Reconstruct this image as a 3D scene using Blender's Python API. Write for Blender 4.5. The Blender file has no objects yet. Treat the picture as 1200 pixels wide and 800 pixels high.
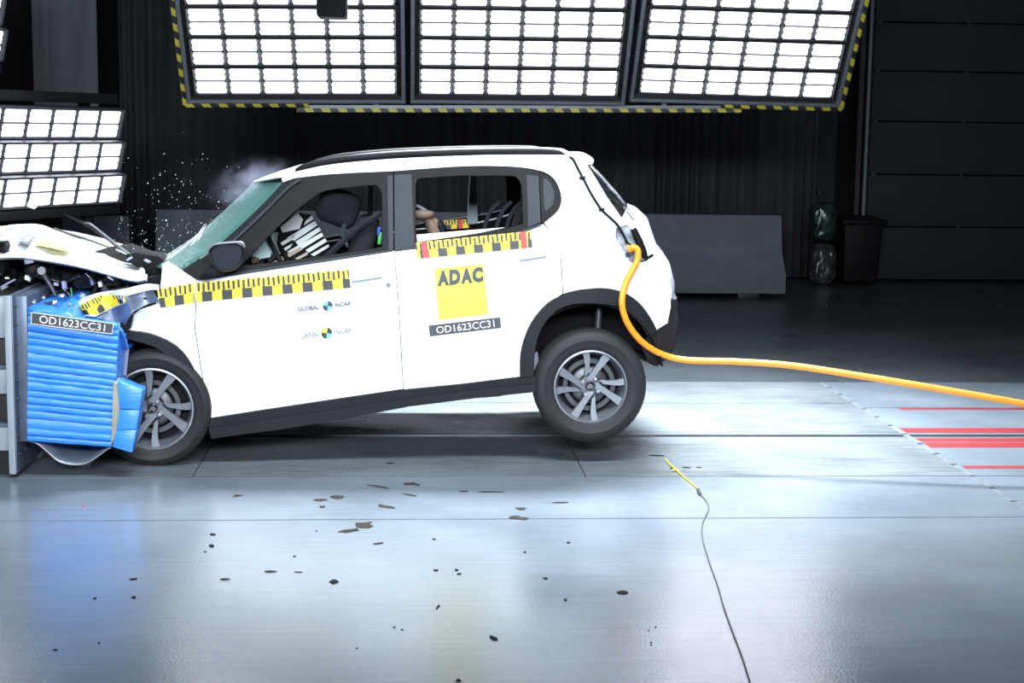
import bpy, bmesh, math, random
import numpy as np
from mathutils import Vector, Matrix, noise
from mathutils.geometry import delaunay_2d_cdt

random.seed(7)
SC = bpy.context.scene
COL = SC.collection

# ------------------------------------------------------------------ camera
F = 1800.0                                     # focal length for a 1200 px wide frame
CAM = Vector((0.0, -8.38, 1.86))
CM = (Matrix.Rotation(math.radians(-4.0), 3, 'Z') @ Matrix.Rotation(math.radians(90 - 7.9), 3, 'X')
      @ Matrix.Rotation(0.0135, 3, 'Z'))
cd = bpy.data.cameras.new('camera')
cd.sensor_width = 36.0
cd.lens = F / 1200 * 36.0
cd.clip_end = 200
cam = bpy.data.objects.new('camera', cd)
cam.matrix_world = Matrix.Translation(CAM) @ CM.to_4x4()
COL.objects.link(cam)
SC.camera = cam

# ------------------------------------------------------------------ world, lights, exposure
SC.view_settings.view_transform = 'Standard'
SC.view_settings.look = 'None'
SC.view_settings.gamma = 1.0
SC.view_settings.use_curve_mapping = False
SC.view_settings.exposure = 0.0
w = bpy.data.worlds.new('world')
w.use_nodes = True
SC.world = w
w.node_tree.nodes['Background'].inputs[0].default_value = (0.55, 0.7, 1.0, 1)
w.node_tree.nodes['Background'].inputs[1].default_value = 0.07


def area(name, loc, target, sx, sy, power, color=(0.86, 0.94, 1.0), spread=180):
    l = bpy.data.lights.new(name, 'AREA')
    l.shape = 'RECTANGLE'
    l.size, l.size_y = sx, sy
    l.energy = power
    l.color = color
    l.spread = math.radians(spread)
    o = bpy.data.objects.new(name, l)
    o.location = loc
    d = Vector(target) - Vector(loc)
    o.rotation_euler = d.to_track_quat('-Z', 'Y').to_euler()
    COL.objects.link(o)
    return o


# the lab's ceiling light banks over the test track, plus an added front fill
area('ceiling_bank_lamp', (0.6, -2.7, 5.2), (0.5, -0.1, 0.6), 3.8, 1.2, 120, spread=80)
area('front_fill_lamp', (-0.2, -10.5, 3.9), (-0.1, 0.0, 0.7), 6.0, 1.0, 390, spread=90)  # added fill behind the camera, lifts the lower flank and the back barriers
area('track_bank_lamp', (1.3, 2.4, 5.6), (1.2, 1.15, 0.0), 3.6, 0.9, 600, spread=66)
BANK_EMIT = 6.2

# ------------------------------------------------------------------ pixel -> world helpers (photo is 1200 x 800)


def ray(px, py):
    return CM @ Vector(((px - 600) / F, -(py - 400) / F, -1.0))


def P(px, py, Y):
    d = ray(px, py)
    return CAM + d * ((Y - CAM.y) / d.y)


def G(px, py, z=0.0):
    d = ray(px, py)
    return CAM + d * ((z - CAM.z) / d.z)


# ------------------------------------------------------------------ materials
MATS = {}


def mat(name, color, rough=0.5, metal=0.0, spec=0.5, var=0.0, nscale=8.0, bump=0.0, bscale=60.0, coat=0.0,
        rvar=0.0, stretch=(1, 1, 1)):
    if name in MATS:
        return MATS[name]
    m = bpy.data.materials.new(name)
    m.use_nodes = True
    nt = m.node_tree
    b = nt.nodes['Principled BSDF']
    c = (*color, 1.0)
    b.inputs['Base Color'].default_value = c
    b.inputs['Roughness'].default_value = rough
    b.inputs['Metallic'].default_value = metal
    b.inputs['Specular IOR Level'].default_value = spec
    b.inputs['Coat Weight'].default_value = coat
    b.inputs['Coat Roughness'].default_value = 0.05
    if var or bump or rvar:
        tc = nt.nodes.new('ShaderNodeTexCoord')
        mp = nt.nodes.new('ShaderNodeMapping')
        mp.inputs['Scale'].default_value = stretch
        nt.links.new(tc.outputs['Object'], mp.inputs[0])
    if var or rvar:
        n = nt.nodes.new('ShaderNodeTexNoise')
        n.inputs['Scale'].default_value = nscale
        n.inputs['Detail'].default_value = 6
        nt.links.new(mp.outputs[0], n.inputs['Vector'])
    if var:
        r = nt.nodes.new('ShaderNodeMapRange')
        r.inputs['From Min'].default_value = 0.3
        r.inputs['From Max'].default_value = 0.7
        r.inputs['To Min'].default_value = 1 - var
        r.inputs['To Max'].default_value = 1 + var
        nt.links.new(n.outputs['Fac'], r.inputs['Value'])
        v = nt.nodes.new('ShaderNodeVectorMath')
        v.operation = 'SCALE'
        v.inputs[0].default_value = color
        nt.links.new(r.outputs[0], v.inputs['Scale'])
        nt.links.new(v.outputs[0], b.inputs['Base Color'])
    if rvar:
        r = nt.nodes.new('ShaderNodeMapRange')
        r.inputs['From Min'].default_value = 0.3
        r.inputs['From Max'].default_value = 0.7
        r.inputs['To Min'].default_value = max(0.02, rough - rvar)
        r.inputs['To Max'].default_value = rough + rvar
        nt.links.new(n.outputs['Fac'], r.inputs['Value'])
        nt.links.new(r.outputs[0], b.inputs['Roughness'])
    if bump:
        n2 = nt.nodes.new('ShaderNodeTexNoise')
        n2.inputs['Scale'].default_value = bscale
        n2.inputs['Detail'].default_value = 4
        nt.links.new(mp.outputs[0], n2.inputs['Vector'])
        bp = nt.nodes.new('ShaderNodeBump')
        bp.inputs['Strength'].default_value = bump
        bp.inputs['Distance'].default_value = 0.01
        nt.links.new(n2.outputs['Fac'], bp.inputs['Height'])
        nt.links.new(bp.outputs[0], b.inputs['Normal'])
    MATS[name] = m
    return m


M_WHITE = mat('white_paint', (0.80, 0.82, 0.83), 0.28, coat=0.6)
M_BLACK = mat('black_plastic', (0.0065, 0.0075, 0.009), 0.5, spec=0.12, var=0.15)
M_CLAD = mat('grained_cladding', (0.011, 0.0125, 0.015), 0.55, spec=0.22, var=0.15, bump=0.15, bscale=400)
M_GREYTRIM = mat('grey_pillar_film', (0.030, 0.036, 0.044), 0.55, spec=0.2, var=0.06)
M_GLOSSB = mat('gloss_black', (0.010, 0.011, 0.013), 0.12)
M_DARK = mat('dark_interior', (0.006, 0.0065, 0.008), 0.8, spec=0.2, var=0.3)
M_SEAT = mat('seat_fabric', (0.012, 0.013, 0.017), 0.85, spec=0.25, var=0.2, bump=0.2, bscale=300)
M_SEATG = mat('seat_stripe_fabric', (0.035, 0.04, 0.05), 0.85, spec=0.25, var=0.15)
M_RUBBER = mat('tyre_rubber', (0.015, 0.016, 0.018), 0.62, spec=0.35, var=0.12, bump=0.1, bscale=150)
M_ALLOY = mat('alloy_grey', (0.20, 0.215, 0.24), 0.38, 0.6, var=0.06)
M_ALLOYD = mat('alloy_dark', (0.09, 0.095, 0.105), 0.4, 0.7, var=0.1)
M_STEEL = mat('bright_steel', (0.38, 0.40, 0.43), 0.35, 0.85, var=0.1)
M_ALU = mat('aluminium_sheet', (0.34, 0.36, 0.385), 0.4, 0.7, var=0.08)
M_RAW = mat('torn_sheet_metal', (0.13, 0.16, 0.215), 0.38, 0.5, var=0.15, nscale=14)
M_BLUE = mat('blue_film', (0.035, 0.23, 0.78), 0.28, var=0.10, nscale=10, stretch=(1, 1, 12), bump=0.25, bscale=14, spec=0.6)
M_BEIGE = mat('beige_core', (0.27, 0.26, 0.20), 0.7, var=0.15)
M_YEL = mat('tape_yellow', (0.95, 0.70, 0.02), 0.5)
M_SIGNY = mat('sign_yellow', (0.95, 0.84, 0.06), 0.5)
M_TBLACK = mat('tape_black', (0.02, 0.022, 0.026), 0.5)
M_PLATE = mat('plate_black', (0.045, 0.052, 0.064), 0.45)
M_RED = mat('tape_red', (0.75, 0.03, 0.03), 0.5)
M_INKW = mat('ink_white', (0.85, 0.85, 0.86), 0.5)
M_INKD = mat('ink_charcoal', (0.035, 0.045, 0.06), 0.5)
M_INKG = mat('ink_grey_blue', (0.04, 0.055, 0.09), 0.5)
M_INKL = mat('ink_pale_grey', (0.16, 0.19, 0.22), 0.5)
M_INKB = mat('ink_sky_blue', (0.16, 0.42, 0.85), 0.5)
M_ORANGE = mat('orange_sheath', (1.0, 0.30, 0.015), 0.45, var=0.08)
M_FLESH = mat('brown_shoe', (0.15, 0.098, 0.068), 0.65, var=0.2)
M_SHIRT = mat('dummy_cloth', (0.10, 0.10, 0.22), 0.8, var=0.2)
M_GREYLAMP = mat('bank_frame', (0.14, 0.155, 0.175), 0.45, 0.3, var=0.1)
M_REFL = mat('lamp_reflector', (0.045, 0.048, 0.055), 0.5, var=0.05)
M_BANKD = mat('bank_dark', (0.012, 0.013, 0.015), 0.6)
M_CURT = mat('charcoal_curtain', (0.050, 0.054, 0.060), 0.9, spec=0.15, var=0.25, nscale=2.0, stretch=(6, 6, 0.3))
M_CURTL = mat('grey_curtain', (0.15, 0.165, 0.18), 0.9, spec=0.15, var=0.2, nscale=2.0, stretch=(6, 6, 0.3))
M_WALL = mat('dark_wall', (0.012, 0.013, 0.015), 0.9, spec=0.1, var=0.2)
M_DOOR = mat('door_panel_grey', (0.015, 0.018, 0.021), 0.7, spec=0.25, var=0.1, nscale=2)
M_CONC = mat('barrier_concrete', (0.115, 0.13, 0.152), 0.8, spec=0.2, var=0.1, nscale=5, bump=0.1)
M_CHIPD = mat('dark_chip', (0.012, 0.012, 0.013), 0.8, spec=0.1, var=0.3)
M_CHIPB = mat('brown_flake', (0.042, 0.036, 0.031), 0.9, spec=0.05, var=0.25, nscale=30)
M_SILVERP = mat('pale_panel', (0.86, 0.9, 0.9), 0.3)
M_LAV = mat('lavender_plastic', (0.26, 0.28, 0.42), 0.4)


def hazard_mat(name, axis, pitch, slope_axis=1, slope=1.0):
    m = bpy.data.materials.new(name)
    m.use_nodes = True
    nt = m.node_tree
    b = nt.nodes['Principled BSDF']
    b.inputs['Roughness'].default_value = 0.55
    tc = nt.nodes.new('ShaderNodeTexCoord')
    sp = nt.nodes.new('ShaderNodeSeparateXYZ')
    nt.links.new(tc.outputs['Object'], sp.inputs[0])
    mu = nt.nodes.new('ShaderNodeMath')
    mu.operation = 'MULTIPLY_ADD'
    nt.links.new(sp.outputs[slope_axis], mu.inputs[0])
    mu.inputs[1].default_value = slope
    nt.links.new(sp.outputs[axis], mu.inputs[2])
    dv = nt.nodes.new('ShaderNodeMath')
    dv.operation = 'DIVIDE'
    nt.links.new(mu.outputs[0], dv.inputs[0])
    dv.inputs[1].default_value = pitch
    fr = nt.nodes.new('ShaderNodeMath')
    fr.operation = 'FRACT'
    nt.links.new(dv.outputs[0], fr.inputs[0])
    gt = nt.nodes.new('ShaderNodeMath')
    gt.operation = 'GREATER_THAN'
    nt.links.new(fr.outputs[0], gt.inputs[0])
    gt.inputs[1].default_value = 0.5
    mx = nt.nodes.new('ShaderNodeMix')
    mx.data_type = 'RGBA'
    nt.links.new(gt.outputs[0], mx.inputs['Factor'])
    mx.inputs[6].default_value = (0.42, 0.37, 0.03, 1)
    mx.inputs[7].default_value = (0.012, 0.012, 0.014, 1)
    nt.links.new(mx.outputs[2], b.inputs['Base Color'])
    return m


def led_mat():
    m = bpy.data.materials.new('led_array')
    m.use_nodes = True
    nt = m.node_tree
    nt.nodes.remove(nt.nodes['Principled BSDF'])
    e = nt.nodes.new('ShaderNodeEmission')
    nt.links.new(e.outputs[0], nt.nodes['Material Output'].inputs[0])
    tc = nt.nodes.new('ShaderNodeTexCoord')
    sp = nt.nodes.new('ShaderNodeSeparateXYZ')
    nt.links.new(tc.outputs['Object'], sp.inputs[0])

    def band(i, freq):
        a = nt.nodes.new('ShaderNodeMath')
        a.operation = 'MULTIPLY'
        nt.links.new(sp.outputs[i], a.inputs[0])
        a.inputs[1].default_value = freq
        s = nt.nodes.new('ShaderNodeMath')
        s.operation = 'SINE'
        nt.links.new(a.outputs[0], s.inputs[0])
        return s
    sx, sz = band(0, 2 * math.pi / 0.0165), band(2, 2 * math.pi / 0.0185)
    ad = nt.nodes.new('ShaderNodeMath')
    ad.operation = 'ADD'
    nt.links.new(sx.outputs[0], ad.inputs[0])
    nt.links.new(sz.outputs[0], ad.inputs[1])
    mr = nt.nodes.new('ShaderNodeMapRange')
    mr.inputs['From Min'].default_value = -2
    mr.inputs['From Max'].default_value = 2
    mr.inputs['To Min'].default_value = BANK_EMIT * 0.12
    mr.inputs['To Max'].default_value = BANK_EMIT * 1.9
    nt.links.new(ad.outputs[0], mr.inputs['Value'])
    nt.links.new(mr.outputs[0], e.inputs['Strength'])
    e.inputs['Color'].default_value = (0.88, 0.90, 1.0, 1)
    return m


M_LED = led_mat()


def glass_mat(name, tint, fac, rough=0.05, crack=False, white=(0.75, 0.85, 0.85)):
    """Transparent pane mixed with a reflecting, crazed layer."""
    m = bpy.data.materials.new(name)
    m.use_nodes = True
    nt = m.node_tree
    b = nt.nodes['Principled BSDF']
    b.inputs['Base Color'].default_value = (*tint, 1)
    b.inputs['Roughness'].default_value = rough
    out = nt.nodes['Material Output']
    t = nt.nodes.new('ShaderNodeBsdfTransparent')
    t.inputs[0].default_value = (0.62, 0.86, 0.80, 1) if crack else (0.5, 0.55, 0.6, 1)
    mx = nt.nodes.new('ShaderNodeMixShader')
    nt.links.new(t.outputs[0], mx.inputs[1])
    nt.links.new(b.outputs[0], mx.inputs[2])
    mx.inputs[0].default_value = fac
    if crack:
        tc = nt.nodes.new('ShaderNodeTexCoord')
        vo = nt.nodes.new('ShaderNodeTexVoronoi')
        vo.feature = 'DISTANCE_TO_EDGE'
        vo.inputs['Scale'].default_value = 26
        nt.links.new(tc.outputs['Object'], vo.inputs['Vector'])
        mr = nt.nodes.new('ShaderNodeMapRange')
        mr.inputs['From Min'].default_value = 0.0
        mr.inputs['From Max'].default_value = 0.06
        mr.inputs['To Min'].default_value = 1.0
        mr.inputs['To Max'].default_value = 0.0
        nt.links.new(vo.outputs['Distance'], mr.inputs['Value'])
        n = nt.nodes.new('ShaderNodeTexNoise')
        n.inputs['Scale'].default_value = 2.5
        nt.links.new(tc.outputs['Object'], n.inputs['Vector'])
        mr2 = nt.nodes.new('ShaderNodeMapRange')
        mr2.inputs['From Min'].default_value = 0.42
        mr2.inputs['From Max'].default_value = 0.62
        nt.links.new(n.outputs['Fac'], mr2.inputs['Value'])
        mu = nt.nodes.new('ShaderNodeMath')
        mu.operation = 'MULTIPLY'
        nt.links.new(mr.outputs[0], mu.inputs[0])
        nt.links.new(mr2.outputs[0], mu.inputs[1])
        cm = nt.nodes.new('ShaderNodeMix')
        cm.data_type = 'RGBA'
        cm.inputs[6].default_value = (*tint, 1)
        cm.inputs[7].default_value = (*white, 1)
        nt.links.new(mu.outputs[0], cm.inputs['Factor'])
        nt.links.new(cm.outputs[2], b.inputs['Base Color'])
        ma = nt.nodes.new('ShaderNodeMath')
        ma.operation = 'MULTIPLY_ADD'
        nt.links.new(mu.outputs[0], ma.inputs[0])
        ma.inputs[1].default_value = 0.4
        ma.inputs[2].default_value = fac
        nt.links.new(ma.outputs[0], mx.inputs[0])
    nt.links.new(mx.outputs[0], out.inputs[0])
    return m


M_SCREEN = glass_mat('crazed_green_glass', (0.075, 0.185, 0.165), 0.6, 0.3, True, (.5, .6, .6))
M_WINGLASS = glass_mat('dark_tinted_glass', (0.012, 0.014, 0.017), 0.8, 0.08)


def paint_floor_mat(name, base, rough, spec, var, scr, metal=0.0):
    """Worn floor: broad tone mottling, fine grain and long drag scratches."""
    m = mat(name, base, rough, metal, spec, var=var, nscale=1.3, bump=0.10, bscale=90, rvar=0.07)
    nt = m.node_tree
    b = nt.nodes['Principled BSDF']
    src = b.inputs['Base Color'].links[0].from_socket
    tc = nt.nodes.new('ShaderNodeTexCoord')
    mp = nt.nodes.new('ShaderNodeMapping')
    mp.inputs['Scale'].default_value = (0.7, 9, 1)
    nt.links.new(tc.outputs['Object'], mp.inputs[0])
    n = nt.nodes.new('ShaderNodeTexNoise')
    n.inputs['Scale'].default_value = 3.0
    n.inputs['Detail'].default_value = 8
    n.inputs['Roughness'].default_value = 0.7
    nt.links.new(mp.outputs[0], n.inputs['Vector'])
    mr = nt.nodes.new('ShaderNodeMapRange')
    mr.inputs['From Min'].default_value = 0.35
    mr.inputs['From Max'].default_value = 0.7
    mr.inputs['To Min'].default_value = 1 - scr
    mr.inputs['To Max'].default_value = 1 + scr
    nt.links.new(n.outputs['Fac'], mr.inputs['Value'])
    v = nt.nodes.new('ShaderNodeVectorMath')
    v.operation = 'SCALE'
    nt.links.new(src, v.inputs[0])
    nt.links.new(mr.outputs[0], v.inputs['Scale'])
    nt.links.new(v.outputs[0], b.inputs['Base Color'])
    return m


M_FLOOR = paint_floor_mat('painted_floor', (0.165, 0.198, 0.235), 0.20, 0.9, 0.10, 0.08)
M_PLATEF = paint_floor_mat('steel_track_plate', (0.14, 0.162, 0.18), 0.28, 0.9, 0.14, 0.28)
M_FLOORD = paint_floor_mat('rear_floor_shaded', (0.06, 0.07, 0.08), 0.30, 0.5, 0.12, 0.1)  # base colour darkened to stand for shade beyond the lamps' reach
M_JOINT = mat('joint_black', (0.006, 0.006, 0.007), 0.8, spec=0.2)
M_REDP = mat('red_floor_paint', (0.22, 0.012, 0.015), 0.5, var=0.15, nscale=12)
M_JOINTG = mat('joint_sealant', (0.10, 0.12, 0.14), 0.6, var=0.3, nscale=10)

# ------------------------------------------------------------------ object helpers


def link(o, parent=None):
    COL.objects.link(o)
    if parent is not None:
        o.parent = parent
        o.matrix_parent_inverse = parent_world(parent).inverted()
    return o


def parent_world(o):
    m = o.matrix_basis.copy()
    return m if o.parent is None else parent_world(o.parent) @ o.matrix_parent_inverse @ m


def mk(name, verts, faces, m, parent=None, smooth=False, fm=None, angle=None):
    me = bpy.data.meshes.new(name)
    me.from_pydata([tuple(v) for v in verts], [], faces)
    for mm in (m if isinstance(m, (list, tuple)) else [m]):
        me.materials.append(mm)
    if fm is not None:
        me.polygons.foreach_set('material_index', fm)
    me.update()
    if smooth or angle:
        me.polygons.foreach_set('use_smooth', [True] * len(me.polygons))
        if angle:
            me.set_sharp_from_angle(angle=math.radians(angle))
    return link(bpy.data.objects.new(name, me), parent)


def from_bm(name, bm, m, parent=None, smooth=False, angle=None):
    bmesh.ops.recalc_face_normals(bm, faces=bm.faces)
    me = bpy.data.meshes.new(name)
    bm.to_mesh(me)
    bm.free()
    for mm in (m if isinstance(m, (list, tuple)) else [m]):
        me.materials.append(mm)
    if smooth or angle:
        me.polygons.foreach_set('use_smooth', [True] * len(me.polygons))
        if angle:
            me.set_sharp_from_angle(angle=math.radians(angle))
    return link(bpy.data.objects.new(name, me), parent)


def empty(name, loc=(0, 0, 0), rot=None):
    o = bpy.data.objects.new(name, None)
    o.location = loc
    o.empty_display_size = 0.1
    if rot:
        o.rotation_euler = rot
    COL.objects.link(o)
    return o


def tag(o, label=None, cat=None, group=None, kind=None):
    if label:
        o['label'] = label
    if cat:
        o['category'] = cat
    if group:
        o['group'] = group
    if kind:
        o['kind'] = kind
    return o


def add_box(bm, lo, hi, mtx=None, bev=0.0):
    r = bmesh.ops.create_cube(bm, size=1.0)
    vs = r['verts']
    lo, hi = Vector(lo), Vector(hi)
    c, s = (lo + hi) / 2, hi - lo
    for v in vs:
        v.co = Vector((v.co.x * s.x, v.co.y * s.y, v.co.z * s.z)) + c
    if bev:
        es = list({e for v in vs for e in v.link_edges})
        rb = bmesh.ops.bevel(bm, geom=es, offset=bev, segments=2, affect='EDGES', profile=0.5)
        vs = list({v for f in rb['faces'] for v in f.verts} | {v for v in vs if v.is_valid})
    if mtx is not None:
        bmesh.ops.transform(bm, matrix=mtx, verts=[v for v in vs if v.is_valid])


def box(name, lo, hi, m, parent=None, bev=0.0, mtx=None):
    bm = bmesh.new()
    add_box(bm, lo, hi, mtx, bev)
    return from_bm(name, bm, m, parent, angle=35 if bev else None)


def rbox(name, size, loc, rot, m, parent=None, bev=0.05, seg=3):
    """Soft cushion-like block."""
    bm = bmesh.new()
    bmesh.ops.create_cube(bm, size=1.0)
    for v in bm.verts:
        v.co = Vector((v.co.x * size[0], v.co.y * size[1], v.co.z * size[2]))
    bmesh.ops.bevel(bm, geom=list(bm.edges), offset=bev, segments=seg, affect='EDGES', profile=0.5)
    mt = Matrix.Translation(loc) @ Matrix.Rotation(rot[2], 4, 'Z') @ Matrix.Rotation(rot[1], 4, 'Y') @ Matrix.Rotation(rot[0], 4, 'X')
    bmesh.ops.transform(bm, matrix=mt, verts=bm.verts)
    return from_bm(name, bm, m, parent, smooth=True)


def smooth_path(pts, n=6):
    pts = [Vector(p) for p in pts]
    out = []
    for i in range(len(pts) - 1):
        p0 = pts[max(i - 1, 0)]
        p1, p2 = pts[i], pts[i + 1]
        p3 = pts[min(i + 2, len(pts) - 1)]
        for k in range(n):
            t = k / n
            out.append(0.5 * ((2 * p1) + (p2 - p0) * t + (2 * p0 - 5 * p1 + 4 * p2 - p3) * t * t
                              + (-p0 + 3 * p1 - 3 * p2 + p3) * t ** 3))
    out.append(pts[-1])
    return out


def tube_geo(path, rad, seg=8):
    """rad: number or list; returns verts, faces."""
    n = len(path)
    rads = rad if isinstance(rad, (list, tuple)) else [rad] * n
    V, Fc = [], []
    up = Vector((0, 0, 1))
    prev = None
    for i, p in enumerate(path):
        t = (path[min(i + 1, n - 1)] - path[max(i - 1, 0)]).normalized()
        if prev is None:
            a = t.cross(up)
            if a.length < 0.1:
                a = t.cross(Vector((1, 0, 0)))
            a.normalize()
        else:
            a = (prev - t * prev.dot(t)).normalized()
        prev = a
        b = t.cross(a)
        for k in range(seg):
            an = 2 * math.pi * k / seg
            V.append(p + (a * math.cos(an) + b * math.sin(an)) * rads[i])
    for i in range(n - 1):
        for k in range(seg):
            k2 = (k + 1) % seg
            Fc.append((i * seg + k, i * seg + k2, (i + 1) * seg + k2, (i + 1) * seg + k))
    Fc.append(tuple(range(seg - 1, -1, -1)))
    Fc.append(tuple((n - 1) * seg + k for k in range(seg)))
    return V, Fc


def tube(name, path, rad, m, parent=None, seg=8, n=6, sm=True):
    pth = smooth_path(path, n) if sm else [Vector(p) for p in path]
    if isinstance(rad, (list, tuple)) and len(rad) != len(pth):
        rad = list(np.interp(np.linspace(0, 1, len(pth)), np.linspace(0, 1, len(rad)), rad))
    V, Fc = tube_geo(pth, rad, seg)
    return mk(name, V, Fc, m, parent, angle=50)


def prism(name, poly_px, Y0, Y1, m, parent=None, bev=0.0):
    """Outline traced at depth Y0, given real thickness from Y0 to Y1."""
    bm = bmesh.new()
    a = [bm.verts.new(P(x, y, Y0)) for x, y in poly_px]
    f = bm.faces.new(a)
    r = bmesh.ops.extrude_face_region(bm, geom=[f])
    for v in r['geom']:
        if isinstance(v, bmesh.types.BMVert):
            v.co.y += Y1 - Y0
    if bev:
        bmesh.ops.bevel(bm, geom=list(bm.edges), offset=bev, segments=2, affect='EDGES', profile=0.5)
    return from_bm(name, bm, m, parent, angle=35)


def lathe(bm, prof, seg=48, axis='Y', mtx=None):
    """prof: list of (radius, y). Adds an open revolved surface about the Y axis."""
    rings = []
    for r, y in prof:
        ring = []
        for k in range(seg):
            a = 2 * math.pi * k / seg
            co = Vector((r * math.cos(a), y, r * math.sin(a)))
            ring.append(bm.verts.new(mtx @ co if mtx is not None else co))
        rings.append(ring)
    for i in range(len(rings) - 1):
        for k in range(seg):
            k2 = (k + 1) % seg
            bm.faces.new((rings[i][k], rings[i][k2], rings[i + 1][k2], rings[i + 1][k]))
    return rings


# ------------------------------------------------------------------ the setting: floor
floor = box('floor', (-11, -11, -0.2), (13, 13.5, -0.012), M_JOINT)
tag(floor, kind='structure')
XJ = 3.10            # joint running away from the camera


def plate(x0, x1, y0, y1, m, name='floor_plate', top=0.0, gap=0.008, gx=0.003):
    bm = bmesh.new()
    add_box(bm, (x0 + gx, y0 + gap, -0.013), (x1 - gx, y1 - gap, top))
    return from_bm(name, bm, m, floor)


plate(-11, 13, -11, -1.2, M_FLOOR)
plate(-11, XJ, -1.2, -0.3, M_FLOOR, gap=0.008)
plate(XJ + 0.03, 13, -1.2, -0.3, M_FLOOR, gap=0.008)
for x0, x1 in ((-11, -1.13), (-1.13, 0.975), (0.975, XJ)):
    plate(x0, x1, -0.3, 0.735, M_PLATEF, gap=0.007)
plate(-11, XJ, 0.735, 0.80, M_PLATEF, 'rail_edge', -0.004, 0.004)
plate(-11, XJ, 0.845, 0.93, M_PLATEF, 'rail_edge', 0.0, 0.004)
for x0, x1 in ((-11, -0.6), (-0.6, XJ)):
    plate(x0, x1, 0.93, 1.95, M_PLATEF, gap=0.007)
plate(-11, XJ, 1.95, 2.85, M_PLATEF, gap=0.004)
for y0, y1 in ((-0.3, 0.735), (0.845, 1.78), (1.78, 2.85)):
    plate(XJ + 0.03, 13, y0, y1, M_FLOOR)
plate(XJ + 0.03, 13, 0.735, 0.80, M_PLATEF, 'rail_edge', -0.004, 0.004)
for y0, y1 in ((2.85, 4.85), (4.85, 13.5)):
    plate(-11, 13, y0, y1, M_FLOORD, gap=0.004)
for k in range(14):                                             # sealant lumps along the cross joint
    yy = -1.15 + k * 0.29
    box('joint_filler', (XJ - 0.004, yy, -0.012), (XJ + 0.034, yy + 0.26, -0.001), M_JOINTG, floor)
for y0, y1, xs in ((1.70, 1.76, 3.36), (0.90, 1.05, XJ + 0.04), (0.45, 0.60, XJ + 0.04), (0.62, 0.73, XJ + 0.04), (-0.12, -0.05, XJ + 0.045)):
    box('red_stripe', (xs, y0, 0.0), (13, y1, 0.0015), M_REDP, floor)

# ------------------------------------------------------------------ back wall, curtains, sectional door
tag(box('wall_back', (-11, 12.0, 0), (13, 12.3, 7), M_WALL), kind='structure')
tag(box('wall_right', (12.7, -3, 0), (13, 12.0, 7), M_WALL), kind='structure')
tag(box('wall_left', (-11, -3, 0), (-10.7, 12.0, 7), M_WALL), kind='structure')


def curtain(name, pxa, pxb, Y, z0, z1, m, label, period=0.17, amp=0.05, seed=0, group=None):
    xa, xb = P(pxa, 200, Y).x, P(pxb, 200, Y).x
    n = int((xb - xa) / period * 8)
    rnd = random.Random(seed)
    V, Fc = [], []
    ph = 0
    for i in range(n + 1):
        t = i / n
        ph += 2 * math.pi / 8 * (1 + 0.5 * math.sin(i * 0.13 + seed) + rnd.uniform(-.25, .25))
        a = amp * (0.6 + 0.5 * math.sin(i * 0.051 + seed * 2))
        y = Y + a * math.sin(ph)
        x = xa + (xb - xa) * t
        V += [(x, y, z0), (x, y + 0.02 * math.sin(ph * .5), (z0 + z1) / 2), (x, y, z1)]
    for i in range(n):
        for k in range(2):
            Fc.append((i * 3 + k, (i + 1) * 3 + k, (i + 1) * 3 + k + 1, i * 3 + k + 1))
    o = mk(name, V, Fc, m, smooth=True)
    so = o.modifiers.new('solid', 'SOLIDIFY')
    so.thickness = 0.004
    return tag(o, label, 'curtain', group)


curtain('curtain', 141, 352, 10.9, 0.02, 6.5, M_CURT, 'charcoal pleated curtain behind the left hanging light panel', 0.2, 0.05, 1)
curtain('curtain', 350, 735, 11.05, 0.02, 6.5, M_CURT, 'wide charcoal curtain hanging behind the white car roof', 0.2, 0.03, 2)
curtain('curtain', 733, 956, 10.95, 0.02, 6.5, M_CURT, 'charcoal curtain with tight pleats above the grey concrete barrier', 0.14, 0.05, 3)
curtain('curtain', 42, 117, 9.4, 0.9, 6.0, M_CURTL, 'paler grey curtain above the left light bank', 0.30, 0.06, 5)
# plain wall slice and black recess right of the curtain
tag(box('trim_1', (P(955, 200, 11.2).x, 11.2, 0), (P(979, 200, 11.2).x, 11.4, 6.5), M_DOOR), kind='structure')
dk = P(1018, 200, 10.6).x
# sectional door
d1 = empty('door_1', (dk, 10.6, 0))
tag(d1, kind='structure')
zs = [0.03]
for y in (266, 205, 143, 84, 27):
    zs.append(P(1110, y, 10.6).z)
zs += [zs[-1] + 0.62, zs[-1] + 1.24, zs[-1] + 1.86]
for i in range(len(zs) - 1):
    s = box('door_section', (dk, 10.6, zs[i] + 0.008), (dk + 4.2, 10.66, zs[i + 1] - 0.008), M_DOOR, d1, bev=0.006)
    box('hinge', (dk + 1.15, 10.575, zs[i + 1] - 0.03), (dk + 1.19, 10.6, zs[i + 1] + 0.03), M_BANKD, s)
    box('roller_bracket', (dk + 0.02, 10.565, zs[i + 1] - 0.025), (dk + 0.08, 10.6, zs[i + 1] + 0.025), M_BANKD, s)
tube('door_track', [(dk - 0.05, 10.58, 0.0), (dk - 0.05, 10.58, 6.3)], 0.03, mat('track_steel', (0.11, 0.13, 0.15), 0.5, 0.3, var=.1), d1, sm=False)
box('door_jamb', (dk - 0.16, 10.62, 0), (dk - 0.10, 10.68, 6.3), M_BANKD, d1)
sw = box('wall_switch', (P(958, 226, 11.18).x, 11.15, P(958, 229, 11.18).z), (P(963, 226, 11.18).x, 11.2, P(958, 222, 11.18).z), M_BANKD, bev=0.004)
tag(sw, 'small dark wall switch box above the clear sacks', 'switch')

# ------------------------------------------------------------------ concrete barriers


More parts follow.
